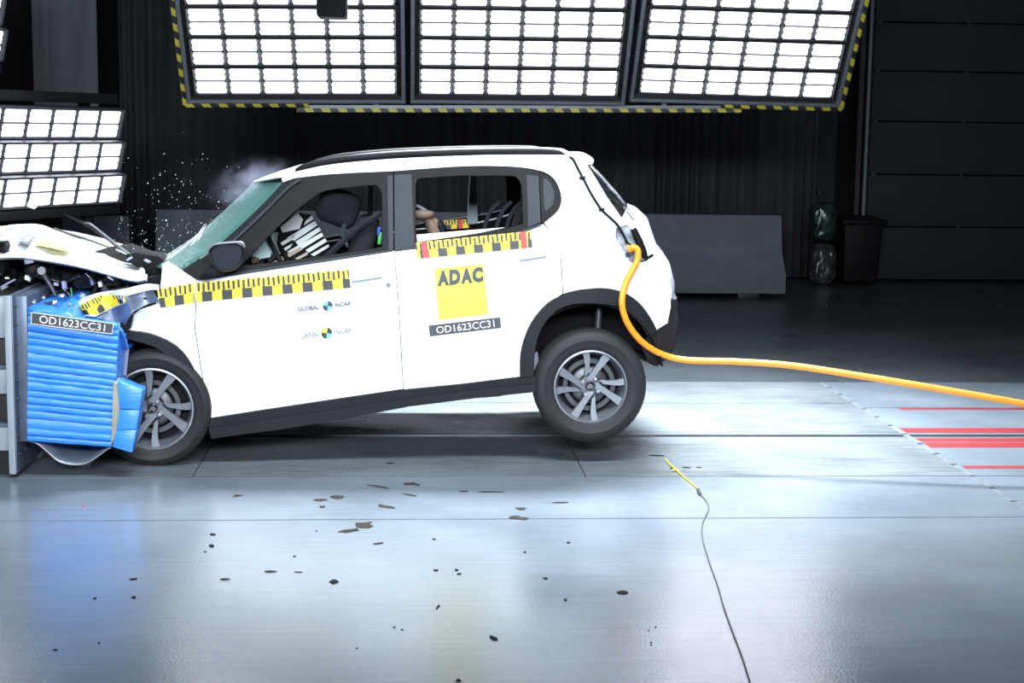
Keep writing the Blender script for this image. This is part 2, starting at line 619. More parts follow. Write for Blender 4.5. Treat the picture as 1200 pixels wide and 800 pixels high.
def jersey(pxa, pxb, Yf, label, rot=0.0, h=0.93, name='concrete_barrier'):
    xa, xb = P(pxa, 340, Yf).x, P(pxb, 340, Yf).x
    prof = [(0.0, 0.06), (0.0, 0.27), (0.14, 0.50), (0.20, h), (0.38, h), (0.44, 0.50), (0.58, 0.27), (0.58, 0.06)]
    prof = [(y, z if z < h else h) for y, z in prof]
    bm = bmesh.new()
    A = [bm.verts.new((xa - (0.0 if z < .5 else -0.03), Yf + y, z)) for y, z in prof]
    B = [bm.verts.new((xb + (0.0 if z < .5 else -0.03), Yf + y, z)) for y, z in prof]
    n = len(prof)
    for i in range(n):
        bm.faces.new((A[i], A[(i + 1) % n], B[(i + 1) % n], B[i]))
    bm.faces.new(A)
    bm.faces.new(B[::-1])
    bmesh.ops.bevel(bm, geom=list(bm.edges), offset=0.012, segments=2, affect='EDGES', profile=0.5)
    c = Vector(((xa + xb) / 2, Yf + .29, 0))
    root = empty(name, c)
    o = from_bm('barrier_body', bm, M_CONC, root, angle=30)
    for fx in (0.12, 0.88):
        xx = xa + (xb - xa) * fx
        box('support_foot', (xx - 0.12, Yf + 0.03, 0), (xx + 0.12, Yf + 0.55, 0.065), M_BANKD, root, bev=.01)
    root.rotation_euler.z = rot
    return tag(root, label, 'barrier', 'concrete barriers along the back')


jersey(560, 921, 8.5, 'grey concrete barrier showing right of the white car')
jersey(178, 556, 8.5, 'grey concrete barrier seen past the cracked windscreen')
jersey(66, 150, 8.3, 'grey concrete barrier behind the crumpled bonnet', rot=0.16, h=0.86)

# ------------------------------------------------------------------ bin and clear sacks by the door


def wheelie_bin():
    x0, x1 = P(985, 330, 10.0).x, P(1031, 330, 10.0).x
    zt = P(1000, 262, 10.0).z
    root = empty('wheelie_bin', ((x0 + x1) / 2, 10.25, 0))
    tag(root, 'black wheelie bin standing before the sectional door', 'bin')
    bm = bmesh.new()
    prof = ((0.05, 0.84), (zt, 1.0))
    lo = [bm.verts.new(((x0 + x1) / 2 + sx * (x1 - x0) / 2 * .86, 10.25 + sy * .26, .05)) for sx, sy in ((-1, -1), (1, -1), (1, 1), (-1, 1))]
    hi = [bm.verts.new(((x0 + x1) / 2 + sx * (x1 - x0) / 2, 10.25 + sy * .32, zt)) for sx, sy in ((-1, -1), (1, -1), (1, 1), (-1, 1))]
    for i in range(4):
        bm.faces.new((lo[i], lo[(i + 1) % 4], hi[(i + 1) % 4], hi[i]))
    bm.faces.new(lo[::-1])
    bm.faces.new(hi)
    bmesh.ops.bevel(bm, geom=list(bm.edges), offset=0.03, segments=3, affect='EDGES', profile=0.5)
    from_bm('bin_body', bm, M_BLACK, root, angle=40)
    rbox('lid', (x1 - x0 + .06, .72, .06), ((x0 + x1) / 2, 10.25, zt + .035), (0.03, 0, 0), M_BLACK, root, .02)
    tube('handle_bar', [(x0 + .05, 10.62, zt - .03), (x1 - .05, 10.62, zt - .03)], .016, M_BLACK, root, sm=False)
    for x in (x0 + .03, x1 - .03):
        bm = bmesh.new()
        bmesh.ops.create_cone(bm, cap_ends=True, segments=24, radius1=.1, radius2=.1, depth=.05)
        bmesh.ops.transform(bm, matrix=Matrix.Translation((x, 10.5, .1)) @ Matrix.Rotation(math.pi / 2, 4, 'Y'), verts=bm.verts)
        from_bm('wheel', bm, M_BLACK, root, angle=40)


wheelie_bin()


def sack(px, z0, h, wx, m, label, seed):
    x = P(px, 320, 10.0).x
    bm = bmesh.new()
    bmesh.ops.create_icosphere(bm, subdivisions=4, radius=1)
    for v in bm.verts:
        c = v.co.copy()
        n = noise.noise(c * 3 + Vector((seed * 7, 0, 0))) * .16 + noise.noise(c * 9 + Vector((seed, 3, 0))) * .05
        q = [math.copysign(abs(t) ** .6, t) for t in c]
        v.co = Vector((q[0] * wx * (1 + n), q[1] * wx * (1 + n), q[2] * h / 2 * (1 + .4 * n)))
    zmin = min(v.co.z for v in bm.verts)
    for v in bm.verts:
        v.co += Vector((x, 10.15, z0 - zmin))
    o = from_bm('plastic_sack', bm, m, smooth=True)
    return tag(o, label, 'sack')


M_SACKG = mat('sack_green_film', (0.012, 0.03, 0.026), 0.2, var=0.6, nscale=9, bump=.8, bscale=16)
M_SACKC = mat('sack_clear_film', (0.035, 0.036, 0.04), 0.18, var=0.7, nscale=12, bump=.9, bscale=18)
s1 = sack(967, 0.0, 0.52, 0.155, M_SACKC, 'lower clear plastic sack of grey scraps beside the black bin', 1)
s2 = sack(966, 0.53, 0.48, 0.15, M_SACKG, 'upper clear plastic sack with green contents beside the black bin', 2)

# ------------------------------------------------------------------ hanging LED light banks
MODULE = None


def led_module(wd, hg, parent, mtx, first=[None]):
    """one lamp module: dark housing with scalloped ends and an LED face (sub-part)."""
    key = (round(wd, 4), round(hg, 4))
    if first[0] is None:
        first[0] = {}
    if key not in first[0]:
        bm = bmesh.new()
        add_box(bm, (-wd / 2, 0.0, -hg / 2), (wd / 2, 0.05, hg / 2), bev=0.004)
        def ridge(pts, ext0, ext1, ax):
            A = []
            for e_ in (ext0, ext1):
                A.append([bm.verts.new((p, y, e_) if ax == 'z' else (e_, y, p)) for p, y in pts])
            for i in range(3):
                bm.faces.new((A[0][i], A[0][(i + 1) % 3], A[1][(i + 1) % 3], A[1][i]))
            bm.faces.new(A[0])
            bm.faces.new(A[1][::-1])
        for sx in (-1, 1):                                      # bright sloping reflectors round the LED field
            ridge([(sx * wd * .435, 0.0), (sx * wd / 2, 0.0), (sx * wd / 2, -0.022)], -hg / 2, hg / 2, 'z')
            ridge([(sx * hg * .445, 0.0), (sx * hg / 2, 0.0), (sx * hg / 2, -0.012)], -wd * .44, wd * .44, 'x')
        h = bpy.data.meshes.new('lamp_housing')
        bmesh.ops.recalc_face_normals(bm, faces=bm.faces)
        bm.to_mesh(h)
        bm.free()
        h.materials.append(M_REFL)
        fw, fh = wd * 0.412, hg * 0.43
        pts = []
        for sx in (1, -1):
            zz = np.linspace(-fh, fh, 9) if sx > 0 else np.linspace(fh, -fh, 9)
            for z in zz:
                pts.append((sx * (fw + 0.03 * wd * abs(math.sin(z / fh * math.pi))), -0.003, z))
        e = bpy.data.meshes.new('led_face')
        n = len(pts)
        back = [(x, 0.003, z) for x, y, z in pts]
        e.from_pydata(pts + back, [], [tuple(range(n))[::-1], tuple(range(n, 2 * n))] + [(i, (i + 1) % n, n + (i + 1) % n, n + i) for i in range(n)])
        e.materials.append(M_LED)
        e.materials.append(M_GREYLAMP)
        for pg in e.polygons:
            pg.material_index = 0 if pg.index == 0 else 1
        e.update()
        if e.polygons[0].normal.y > 0:
            e.flip_normals()
        first[0][key] = (h, e)
    h, e = first[0][key]
    a = bpy.data.objects.new('lamp_module', h)
    COL.objects.link(a)
    a.parent = parent
    a.matrix_basis = mtx
    b = bpy.data.objects.new('led_face', e)
    COL.objects.link(b)
    b.parent = a
    return a


M_HAZX = hazard_mat('hazard_tape_x', 0, 0.148, 2, 0.6)
M_HAZZ = hazard_mat('hazard_tape_z', 2, 0.148, 0, 0.6)


def top_bank(pbase, roll, label, ncol=6, nrow=6, col=0.2935, row=0.292, tilt=34, haz=None):
    """local frame: x along the row, z up the panel, -y out of the LED side."""
    root = empty('light_bank', pbase)
    root.matrix_basis = Matrix.Translation(pbase) @ Matrix.Rotation(roll, 4, 'Y') @ Matrix.Rotation(math.radians(tilt), 4, 'X')
    tag(root, label, 'light', 'hanging light panels above the track')
    W, Hh = ncol * col, nrow * row
    for r in range(nrow):
        for c in range(ncol):
            for k in (0, 1):
                mt = Matrix.Translation(((c + .5) * col, 0, r * row + 0.012 + (k + .5) * (row - 0.03) / 2))
                led_module(col * 0.985, (row - 0.03) / 2 * 0.99, root, mt)

    def b(name, lo, hi, m):
        o = box(name, lo, hi, m, None, bev=0.003)
        o.parent = root
        return o
    b('back_plate', (-0.05, 0.055, -0.08), (W + 0.05, 0.08, Hh + 0.06), M_BANKD)
    for r in range(nrow + 1):
        b('row_rail', (-0.02, -0.012, r * row - 0.009), (W + 0.02, 0.05, r * row + 0.009), M_BANKD)
    b('bottom_fascia', (-0.03, -0.006, -0.042), (W + 0.03, 0.05, -0.012), M_BANKD)
    for x0, x1 in ((-0.075, -0.04), (W + 0.04, W + 0.075)):
        b('side_rail', (x0, -0.03, -0.044), (x1, 0.06, Hh + 0.06), M_GREYLAMP)
        for r in range(nrow):
            b('bolt', ((x0 + x1) / 2 - .006, -0.036, r * row + .14), ((x0 + x1) / 2 + .006, -0.03, r * row + .152), M_STEEL)
    b('bottom_rail', (-0.075, -0.03, -0.072), (W + 0.075, 0.06, -0.044), M_GREYLAMP)
    if haz in ('L', 'R'):
        x0, x1 = ((-0.115, -0.078) if haz == 'L' else (W + 0.078, W + 0.115))
        b('hazard_strip', (x0, -0.034, -0.11), (x1, 0.06, Hh + 0.06), M_HAZZ)
        if haz == 'L':
            b('hazard_strip', (-0.10, -0.036, -0.108), (0.98, 0.06, -0.075), M_HAZX)
        else:
            b('hazard_strip', (0.76, -0.036, -0.108), (W + 0.10, 0.06, -0.075), M_HAZX)
    for x in (0.25, W - .25):
        tb = tube('suspension_cable', [(x, 0.06, Hh), (x, 0.06 + 2.2, Hh + 3.2)], .008, M_BANKD, None, sm=False)
        tb.parent = root
    return root


top_bank(P(229, 111, 5.4), -0.014, 'left panel of the three hanging LED light panels', haz='L')
top_bank(P(491, 111, 5.4), -0.004, 'middle panel of the three hanging LED light panels')
top_bank(P(748, 109.5, 5.4), 0.012, 'right panel of the three hanging LED light panels', haz='R')
# long hazard-striped guard bar under the middle panel
hb0, hb1 = P(348, 128.5, 5.5), P(868, 129, 5.5)
gb = empty('guard_bar', ((hb0 + hb1) / 2))
L = (hb1 - hb0).length
g1 = box('steel_bar', (-L / 2, -0.02, 0.012), (L / 2, 0.02, 0.04), M_GREYLAMP)
g2 = box('hazard_strip', (-L / 2, -0.026, -0.022), (L / 2, 0.02, 0.012), M_HAZX)
for g in (g1, g2):
    g.parent = gb
for x in (-L / 2 + .7, L / 2 - .7):
    g = box('hanger_strap', (x - .02, -0.005, 0.03), (x + .02, 0.02, 0.16), M_GREYLAMP)
    g.parent = gb
gb.rotation_euler.y = -math.atan2(hb1.z - hb0.z, hb1.x - hb0.x)
tag(gb, 'long yellow and black striped bar under the middle light panel', 'bar')

# side bank at the left: three tilted louvre lamps in a dark frame
ang = math.radians(29)
dirx = Vector((math.sin(ang), math.cos(ang), 0))           # along the rows, away to the right
nrm = Vector((math.cos(ang), -math.sin(ang), 0))           # out of the LED side


def side_bank(pright, nunit, ncol, label, upitch=0.292, col=0.30, uh=0.25, tilt=15):
    root = empty('light_bank', pright)
    tag(root, label, 'light', 'light banks left of the barrier')
    t = math.radians(tilt)
    ev = Vector((0, 0, 1)) * math.cos(t) + nrm * math.sin(t)
    ny = -(nrm * math.cos(t) - Vector((0, 0, 1)) * math.sin(t))    # local y (into the housing)
    R = Matrix((dirx, ny, ev)).transposed().to_4x4()
    for u in range(nunit):
        org = Vector((0, 0, u * upitch))
        for c in range(ncol):
            for k in (0, 1):
                mt = Matrix.Translation(org) @ R @ Matrix.Translation((-(c + .5) * col, 0, (k + .5) * uh / 2))
                led_module(col * .985, uh / 2 * .985, root, mt)

        def b(name, lo, hi, m):
            o = box(name, lo, hi, m, None, bev=.003)
            o.parent = root
            o.matrix_basis = Matrix.Translation(org) @ R
            return o
        b('lamp_tray', (-ncol * col - .02, .052, -.012), (.02, .075, uh + .012), M_BANKD)
        b('end_plate', (.004, -.02, -.006), (.026, .07, uh + .006), M_GREYLAMP)
        b('edge_rail', (-ncol * col, -.014, -.014), (.01, .05, -.001), M_GREYLAMP)
        b('edge_rail', (-ncol * col, -.014, uh + .001), (.01, .05, uh + .014), M_GREYLAMP)
    hh = nunit * upitch
    for z0, z1, d in ((-.11, -.03, .02), (hh + .01, hh + .10, .02)):
        o = box('frame_beam', (-ncol * col - .05, .0, z0), (-.0 + d, .10, z1), M_BANKD, None, bev=.005)
        o.parent = root
        o.matrix_basis = Matrix((dirx, -nrm, Vector((0, 0, 1)))).transposed().to_4x4()
    for x in (-0.25, -ncol * col + .3):
        o = box('frame_post', (x - .04, .12, -1.2), (x + .04, .2, hh + .1), M_BANKD, None, bev=.005)
        o.parent = root
        o.matrix_basis = Matrix((dirx, -nrm, Vector((0, 0, 1)))).transposed().to_4x4()
    return root


pr = P(139, 236, 6.0)
side_bank(pr, 3, 6, 'stacked three-row LED light bank at the left edge')
side_bank(P(0, 70, 5.0), 3, 4, 'upper LED light bank whose corner peeks in at top left')

# black camera housing hanging in front of the left light panel
ch = empty('camera_housing', P(388, 8, 4.0))
tag(ch, 'black box hanging before the left light panel at the top edge', 'camera')
q0, q1 = P(371, 19.5, 4.0), P(406, -22, 4.0)
box('housing_body', (q0.x, 3.95, q0.z), (q1.x, 4.35, q1.z), M_DARK, ch, bev=.02)
tube('mount_pole', [((q0.x + q1.x) / 2, 4.15, q1.z - .02), ((q0.x + q1.x) / 2, 4.15, q1.z + 2.0)], .03, M_BLACK, ch, sm=False)

# ------------------------------------------------------------------ the car
YC = 0.83                                      # car centre line, on the tow rail
CO = P(182, 483, 0.0)                          # front wheel centre
CA = math.radians(7.2)                         # nose-down pitch
cA, sA = math.cos(CA), math.sin(CA)
KV = [(-.30, .07), (-.12, .03), (0, .014), (.22, 0), (.5, .004), (.70, .022), (.80, .045), (.92, .088), (1.05, .137), (1.17, .182), (1.235, .215), (1.28, .27), (1.31, .36)]


def hermite(x, K):
    if x <= K[0][0]:
        return K[0][1] + (x - K[0][0]) * (K[1][1] - K[0][1]) / (K[1][0] - K[0][0])
    if x >= K[-1][0]:
        return K[-1][1]
    for i in range(len(K) - 1):
        if x <= K[i + 1][0]:
            x0, y0 = K[i]
            x1, y1 = K[i + 1]

            def sl(j):
                a, b = max(j - 1, 0), min(j + 1, len(K) - 1)
                return (K[b][1] - K[a][1]) / (K[b][0] - K[a][0])
            h = x1 - x0
            t = (x - x0) / h
            return ((2 * t ** 3 - 3 * t * t + 1) * y0 + (t ** 3 - 2 * t * t + t) * h * sl(i)
                    + (-2 * t ** 3 + 3 * t * t) * y1 + (t ** 3 - t * t) * h * sl(i + 1))


def sstep(a, b, x):
    t = min(1, max(0, (x - a) / (b - a)))
    return t * t * (3 - 2 * t)


def D(u, v):
    """inset of the body side from its widest plane at car coordinates u (to the tail), v (up)."""
    d = hermite(v, KV)
    if u > 2.42:
        d += 0.62 * (u - 2.42) ** 2
    if u < 0.1:
        d += 0.25 * (0.1 - u) ** 2
    cr = 0.135 + 0.02 * sstep(0.9, 0.55, u)
    d += 0.014 * sstep(cr + .012, cr - .025, v) * sstep(0.5, 0.75, u) * sstep(2.05, 1.75, u)
    return d


def UV(p):
    dx, dz = p.x - CO.x, p.z - CO.z
    return dx * cA + dz * sA, -dx * sA + dz * cA


def XYZ(u, v, y):
    return Vector((CO.x + u * cA - v * sA, y, CO.z + u * sA + v * cA))


def bpx(px, py, off=0.0):
    """photo pixel -> point on the near body side."""
    Y = 0.0
    for _ in range(6):
        p = P(px, py, Y + off)
        Y = D(*UV(p))
    return P(px, py, Y + off)


def inpoly(x, y, poly):
    c = False
    j = len(poly) - 1
    for i in range(len(poly)):
        xi, yi = poly[i]
        xj, yj = poly[j]
        if (yi > y) != (yj > y) and x < (xj - xi) * (y - yi) / (yj - yi) + xi:
            c = not c
        j = i
    return c


def rnd_corner(poly, idx=None, n=4, r=0.35):
    """Round the chosen corners of a closed px polygon."""
    out = []
    N = len(poly)
    for i, p in enumerate(poly):
        if idx is not None and i not in idx:
            out.append(p)
            continue
        a, b = poly[i - 1], poly[(i + 1) % N]
        p0 = (p[0] + (a[0] - p[0]) * r, p[1] + (a[1] - p[1]) * r)
        p2 = (p[0] + (b[0] - p[0]) * r, p[1] + (b[1] - p[1]) * r)
        for k in range(n + 1):
            t = k / n
            out.append(tuple((1 - t) ** 2 * p0[q] + 2 * t * (1 - t) * p[q] + t * t * p2[q] for q in (0, 1)))
    return out


def dens(poly, step=14):
    out = []
    for i, p in enumerate(poly):
        q = poly[(i + 1) % len(poly)]
        d = math.hypot(q[0] - p[0], q[1] - p[1])
        n = max(1, int(d / step))
        for k in range(n):
            out.append((p[0] + (q[0] - p[0]) * k / n, p[1] + (q[1] - p[1]) * k / n))
    return out


def SP(pts, n=4):
    return [(p.x, p.y) for p in smooth_path([(x, y, 0) for x, y in pts], n)]


def sheet(name, outline, m, parent, holes=(), off=0.0, thick=0.012, res=0.035, far=False, dfun=None):
    """body sheet: outline traced on the car side, given the curvature of the side and a thickness."""
    loops = [dens(outline)] + [dens(h) for h in holes]
    uvs = [[UV(bpx(x, y, off)) for x, y in lp] for lp in loops]
    pts, edges = [], []
    for lp in uvs:
        s = len(pts)
        pts += [Vector(p) for p in lp]
        edges += [(s + i, s + (i + 1) % len(lp)) for i in range(len(lp))]
    us = [p[0] for p in uvs[0]]
    vs = [p[1] for p in uvs[0]]
    nu = int((max(us) - min(us)) / res) + 1
    nv = int((max(vs) - min(vs)) / res) + 1
    allb = [p for lp in uvs for p in lp]
    ab = np.array(allb)
    for i in range(nu + 1):
        for j in range(nv + 1):
            u = min(us) + i * res
            v = min(vs) + j * res
            if inpoly(u, v, uvs[0]) and not any(inpoly(u, v, h) for h in uvs[1:]):
                if np.min((ab[:, 0] - u) ** 2 + (ab[:, 1] - v) ** 2) > (res * .4) ** 2:
                    pts.append(Vector((u, v)))
    vo, eo, fo = delaunay_2d_cdt(pts, edges, [], 0, 1e-6)[:3]
    tris = []
    for f in fo:
        c = sum((vo[i] for i in f), Vector((0, 0))) / len(f)
        if inpoly(c.x, c.y, uvs[0]) and not any(inpoly(c.x, c.y, h) for h in uvs[1:]):
            tris.append(tuple(f))
    df = dfun or D
    V = []
    for layer in (0, thick):
        for p in vo:
            y = df(p.x, p.y) + off + layer
            V.append(XYZ(p.x, p.y, 2 * YC - y if far else y))
    n = len(vo)
    Fc = list(tris) + [tuple(n + i for i in f[::-1]) for f in tris]
    cnt = {}
    for f in tris:
        for a, b in zip(f, f[1:] + f[:1]):
            cnt[(a, b)] = 1
    for a, b in cnt:
        if (b, a) not in cnt:
            Fc.append((b, a, n + a, n + b))
    # orient
    f = tris[0]
    nrm_ = (V[f[1]] - V[f[0]]).cross(V[f[2]] - V[f[0]])
    if (nrm_.y > 0) != far:
        Fc = [f[::-1] for f in Fc]
    return mk(name, V, Fc, m, parent, angle=32)


def both(name, outline, m, parent, parent_far=None, **k):
    a = sheet(name, outline, m, parent, **k)
    b = sheet(name, outline, m, parent_far or parent, far=True, **k)
    return a, b


def quad_pt(q, s, t):
    """bilinear: q = TL,TR,BR,BL px corners, s right, t down."""
    x = (q[0][0] * (1 - s) + q[1][0] * s) * (1 - t) + (q[3][0] * (1 - s) + q[2][0] * s) * t
    y = (q[0][1] * (1 - s) + q[1][1] * s) * (1 - t) + (q[3][1] * (1 - s) + q[2][1] * s) * t
    return x, y


def decal(name, rects, mats, parent, pf, n=1):
    """rects: list of (list of px points, material index, offset); thin print laid on a surface pf(px,py,off)."""
    V, Fc, fm = [], [], []
    for poly, mi, off in rects:
        s = len(V)
        k = len(poly)
        V += [pf(x, y, off) for x, y in poly]
        V += [pf(x, y, off + .0015) for x, y in poly]
        Fc.append(tuple(range(s, s + k))[::-1])
        fm.append(mi)
        for i in range(k):
            Fc.append((s + i, s + (i + 1) % k, s + k + (i + 1) % k, s + k + i))
            fm.append(mi)
    return mk(name, V, Fc, mats, parent, fm=fm)


def text_decal(name, txt, quad, m, parent, pf, off=-.004, bold=0.0):
    cu = bpy.data.curves.new('txt', 'FONT')
    cu.body = txt
    cu.offset = bold
    cu.resolution_u = 4
    ob = bpy.data.objects.new('txt', cu)
    COL.objects.link(ob)
    dg = bpy.context.evaluated_depsgraph_get()
    me = bpy.data.meshes.new_from_object(ob.evaluated_get(dg))
    bpy.data.objects.remove(ob)
    xs = [v.co.x for v in me.vertices]
    ys = [v.co.y for v in me.vertices]
    x0, x1, y0, y1 = min(xs), max(xs), min(ys), max(ys)
    V = []
    for v in me.vertices:
        px, py = quad_pt(quad, (v.co.x - x0) / (x1 - x0), 1 - (v.co.y - y0) / (y1 - y0))
        V.append(pf(px, py, off))
    Fc = [tuple(p.vertices) for p in me.polygons]
    bpy.data.meshes.remove(me)
    o = mk(name, V, Fc, m, parent)
    o.data.update()
    if sum(p.normal.y * p.area for p in o.data.polygons) > 0:
        o.data.flip_normals()
    return o


car = empty('hatchback_car', (CO.x + 1.2, YC, 0))
tag(car, 'white hatchback with a crushed nose tilted down into the blue barrier', 'car')

# --- side panels -------------------------------------------------------------------------
fd = [(231, 328), (300, 317.5), (380, 305.5), (461, 294), (466, 345), (472.3, 455.5), (400, 466), (300, 481), (245.5, 489.5), (236, 432), (229, 385)]
rd = SP([(461.9, 294), (485, 291), (560, 284), (610, 273), (637, 262.5)], 3) + SP([(637, 262.5), (650, 280), (656.5, 300), (659, 344)], 3)[1:] \
    + SP([(659, 345), (640, 356), (622, 378), (612, 405), (609.5, 441)], 3)[1:] + [(540, 449.5), (473.1, 456), (466.9, 345)]
door_f = sheet('front_door', fd, M_WHITE, car)
door_ff = sheet('front_door', fd, M_WHITE, car, far=True)
door_r = sheet('rear_door', rd, M_WHITE, car)
door_rf = sheet('rear_door', rd, M_WHITE, car, far=True)
both('door_lining', [(x, y) for x, y in fd], M_DARK, door_f, door_ff, off=.05, res=.08)
both('door_lining', [(x, y) for x, y in rd], M_DARK, door_r, door_rf, off=.05, res=.08)

dlo_top = SP([(345, 208.5), (380, 204.5), (420, 202), (460, 200.3), (500, 197.3), (550, 194.3), (600, 195), (632, 199.5), (648, 208), (656, 222), (658, 236), (653, 248), (638, 261)], 3)
rail_line = SP([(330, 207), (350, 201.5), (380, 195), (420, 190.3), (480, 186.2), (550, 183.6), (600, 183), (650, 183.2), (672, 184.3)], 3)
q_edge = [(637.5, 261.5)] + SP([(651, 280), (657.5, 300), (660, 344)], 3) + SP([(660, 344), (680, 339), (705, 338), (728, 342.5), (747, 354), (761, 372), (769, 387)], 3)[1:] \
    + [(773, 384), (781, 379), (784.5, 360), (785.5, 346)] + SP([(784, 338), (779, 318), (767, 300)], 3) \
    + [(757, 306), (743, 309.5), (733, 303), (729, 291), (721, 278), (722, 267), (735, 263), (727, 253), (712, 232), (697, 207), (687, 191)]
quarter = [(331, 213.5)] + dlo_top + q_edge[1:] + rail_line[::-1]
qa = sheet('side_panel', quarter, M_WHITE, car)
qb = sheet('side_panel', quarter, M_WHITE, car, far=True)
lining = [(640, 265), (655, 300), (660, 335), (700, 330), (740, 345), (765, 330), (735, 300), (715, 240), (690, 200), (655, 190), (655, 240)]
both('side_lining', lining, M_DARK, qa, qb, off=.06, res=.08)
fender = [(182, 357), (187, 341), (189, 325), (190, 310), (196, 306), (215, 318), (230, 328), (228, 385), (235, 432), (244, 488), (238, 468), (225, 430), (205, 407), (175, 394), (149, 388), (150, 374), (163, 363)]
fender = rnd_corner(fender, (13, 12, 11), 3, .4)
fe = sheet('front_fender', fender, M_WHITE, car, dfun=lambda u, v: D(u, v) + .02 * sstep(.25, .0, u) * (1 + .4 * math.sin(u * 31 + v * 17)))
fe2 = sheet('front_fender', fender, M_WHITE, car, far=True)

# --- window frames -----------------------------------------------------------------------
ff_out = [(214, 318.5), (240, 300), (265, 281), (305, 243), (331, 214.5), (345, 209), (380, 205), (420, 202.5), (460.5, 200.8), (461, 293.3), (380, 304.8), (300, 316.8), (231, 327.4)]
ff_hole = rnd_corner([(282, 312), (300, 291), (330, 260), (356, 236), (374, 225), (404, 219), (448.5, 214.5), (449, 289.5), (400, 297), (340, 305.5)], (4, 6), 4, .3)
rf_out = [(462, 200.6)] + [p for p in dlo_top if 462 < p[0] < 632 and p[1] < 230] + [(631.5, 199.8), (634, 263), (610, 272.3), (560, 283.3), (485, 290.3), (462.5, 293.3)]
rf_out = [(x, y + (.5 if y < 230 else 0)) for x, y in rf_out]
rf_hole = rnd_corner([(487, 209), (560, 204), (611, 204), (615, 262), (590, 269), (487, 284)], (2,), 5, .35)
wf = sheet('window_frame', ff_out, M_BLACK, door_f, holes=[ff_hole], off=.004, thick=.03)
wff = sheet('window_frame', ff_out, M_BLACK, door_ff, holes=[ff_hole], off=.004, thick=.03, far=True)
wr = sheet('window_frame', rf_out, M_BLACK, door_r, holes=[rf_hole], off=.004, thick=.03)
wrf = sheet('window_frame', rf_out, M_BLACK, door_rf, holes=[rf_hole], off=.004, thick=.03, far=True)
sheet('pillar_cover', [(454, 206), (460.5, 205.5), (461, 292), (455.5, 292.8)], M_GREYTRIM, door_f, off=.0)
sheet('pillar_cover', [(462, 205), (482, 204), (485.5, 288.5), (462.6, 292)], M_GREYTRIM, door_r, off=.0)
sheet('pillar_cover', [(617, 204.5), (631, 206), (633.5, 260), (619, 266)], M_GREYTRIM, door_r, off=.0)
qg = [(633, 202)] + SP([(633, 202), (646, 208.5), (654.5, 222), (656, 236), (651, 247), (637, 259.5)], 3)[1:] + [(635.5, 259)]
sheet('window_surround', [(632, 200)] + SP([(632, 200), (648, 208.5), (655.5, 222), (657.5, 236), (652.5, 247.5), (638, 260.5)], 3)[1:] + [(635, 261.5)], M_BLACK, qa, off=.012)
sheet('quarter_glass', rnd_corner([(636, 207), (645, 213), (650, 227), (648, 240), (638, 250)], None, 3, .3), M_GREYTRIM, qa, off=.008)
sheet('quarter_glass', [(636, 207), (650, 225), (638, 250)], M_GLOSSB, qb, off=.008, far=True)
# window channel highlights
for path in ([(282, 311), (330, 260.5), (374, 225.5), (404, 219.5), (442, 216), (447, 220), (448.5, 230), (448.5, 289)],):
    tube('window_seal', [bpx(x, y, .012) for x, y in path], .006, M_CLAD, door_f, n=3)
tube('window_seal', [bpx(x, y, .012) for x, y in ((488, 283), (488, 210), (560, 205.5), (600, 205.5), (609, 209), (612, 217), (614, 262))], .006, M_CLAD, door_r, n=3)
sheet('belt_strip', [(232, 326), (300, 315.5), (380, 303.5), (460, 292.5), (460, 295), (380, 307), (300, 319), (232, 329)], M_GREYTRIM, door_f, off=-.004, thick=.012)
sheet('belt_strip', [(463, 292), (485, 289), (560, 282), (610, 271), (634, 262), (634, 264.5), (610, 274.5), (560, 285.5), (485, 292), (463, 295)], M_GREYTRIM, door_r, off=-.004, thick=.012)
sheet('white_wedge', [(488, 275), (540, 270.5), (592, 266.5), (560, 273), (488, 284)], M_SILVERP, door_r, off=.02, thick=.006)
# handles and lock
for dr, a in ((door_f, [(412, 328), (430, 324.8), (448, 322.6), (447, 324.6), (430, 327.3), (412, 329.8)]), (door_r, [(609, 303.2), (625, 299.8), (641, 297.5), (640, 300), (625, 302.6), (609, 305)])):
    sheet('handle', a, mat('handle_grey', (.33, .37, .41), .35), dr, off=-.012, thick=.014)
    sheet('handle_recess', [(x, y + (2 if i > 2 else 1)) for i, (x, y) in enumerate(a)], mat('recess', (.3, .33, .36), .5), dr, off=-.001, thick=.006)
bm = bmesh.new()
bmesh.ops.create_cone(bm, cap_ends=True, segments=20, radius1=.014, radius2=.012, depth=.008, matrix=Matrix.Translation(bpx(455, 334, -.003)) @ Matrix.Rotation(math.pi / 2, 4, 'X'))
from_bm('door_lock', bm, M_ALLOY, door_f, angle=30)
# fuel flap
flap = rnd_corner([(674, 292.5), (717, 291), (720, 321), (676, 328)], None, 5, .22)
sheet('flap_gap', flap, mat('gap_grey', (.28, .31, .34), .6), qa, off=-.0008, thick=.004)
sheet('fuel_flap', [(697 + (x - 697) * .975, 308.5 + (y - 308.5) * .965) for x, y in flap], M_WHITE, qa, off=-.0025, thick=.006)

# --- roof, rails, spoiler ---------------------------------------------------------------
rl = [bpx(x, y) for x, y in rail_line]


def cross(p, t, crown, bow=0.0):
    """point across the car at fraction t from near p to its mirror, with crown (up) and bow (u)."""
    y = p.y + (2 * YC - 2 * p.y) * t
    s = 4 * t * (1 - t)
    return Vector((p.x + bow * s * cA - crown * s * sA, y, p.z + bow * s * sA + crown * s * cA))


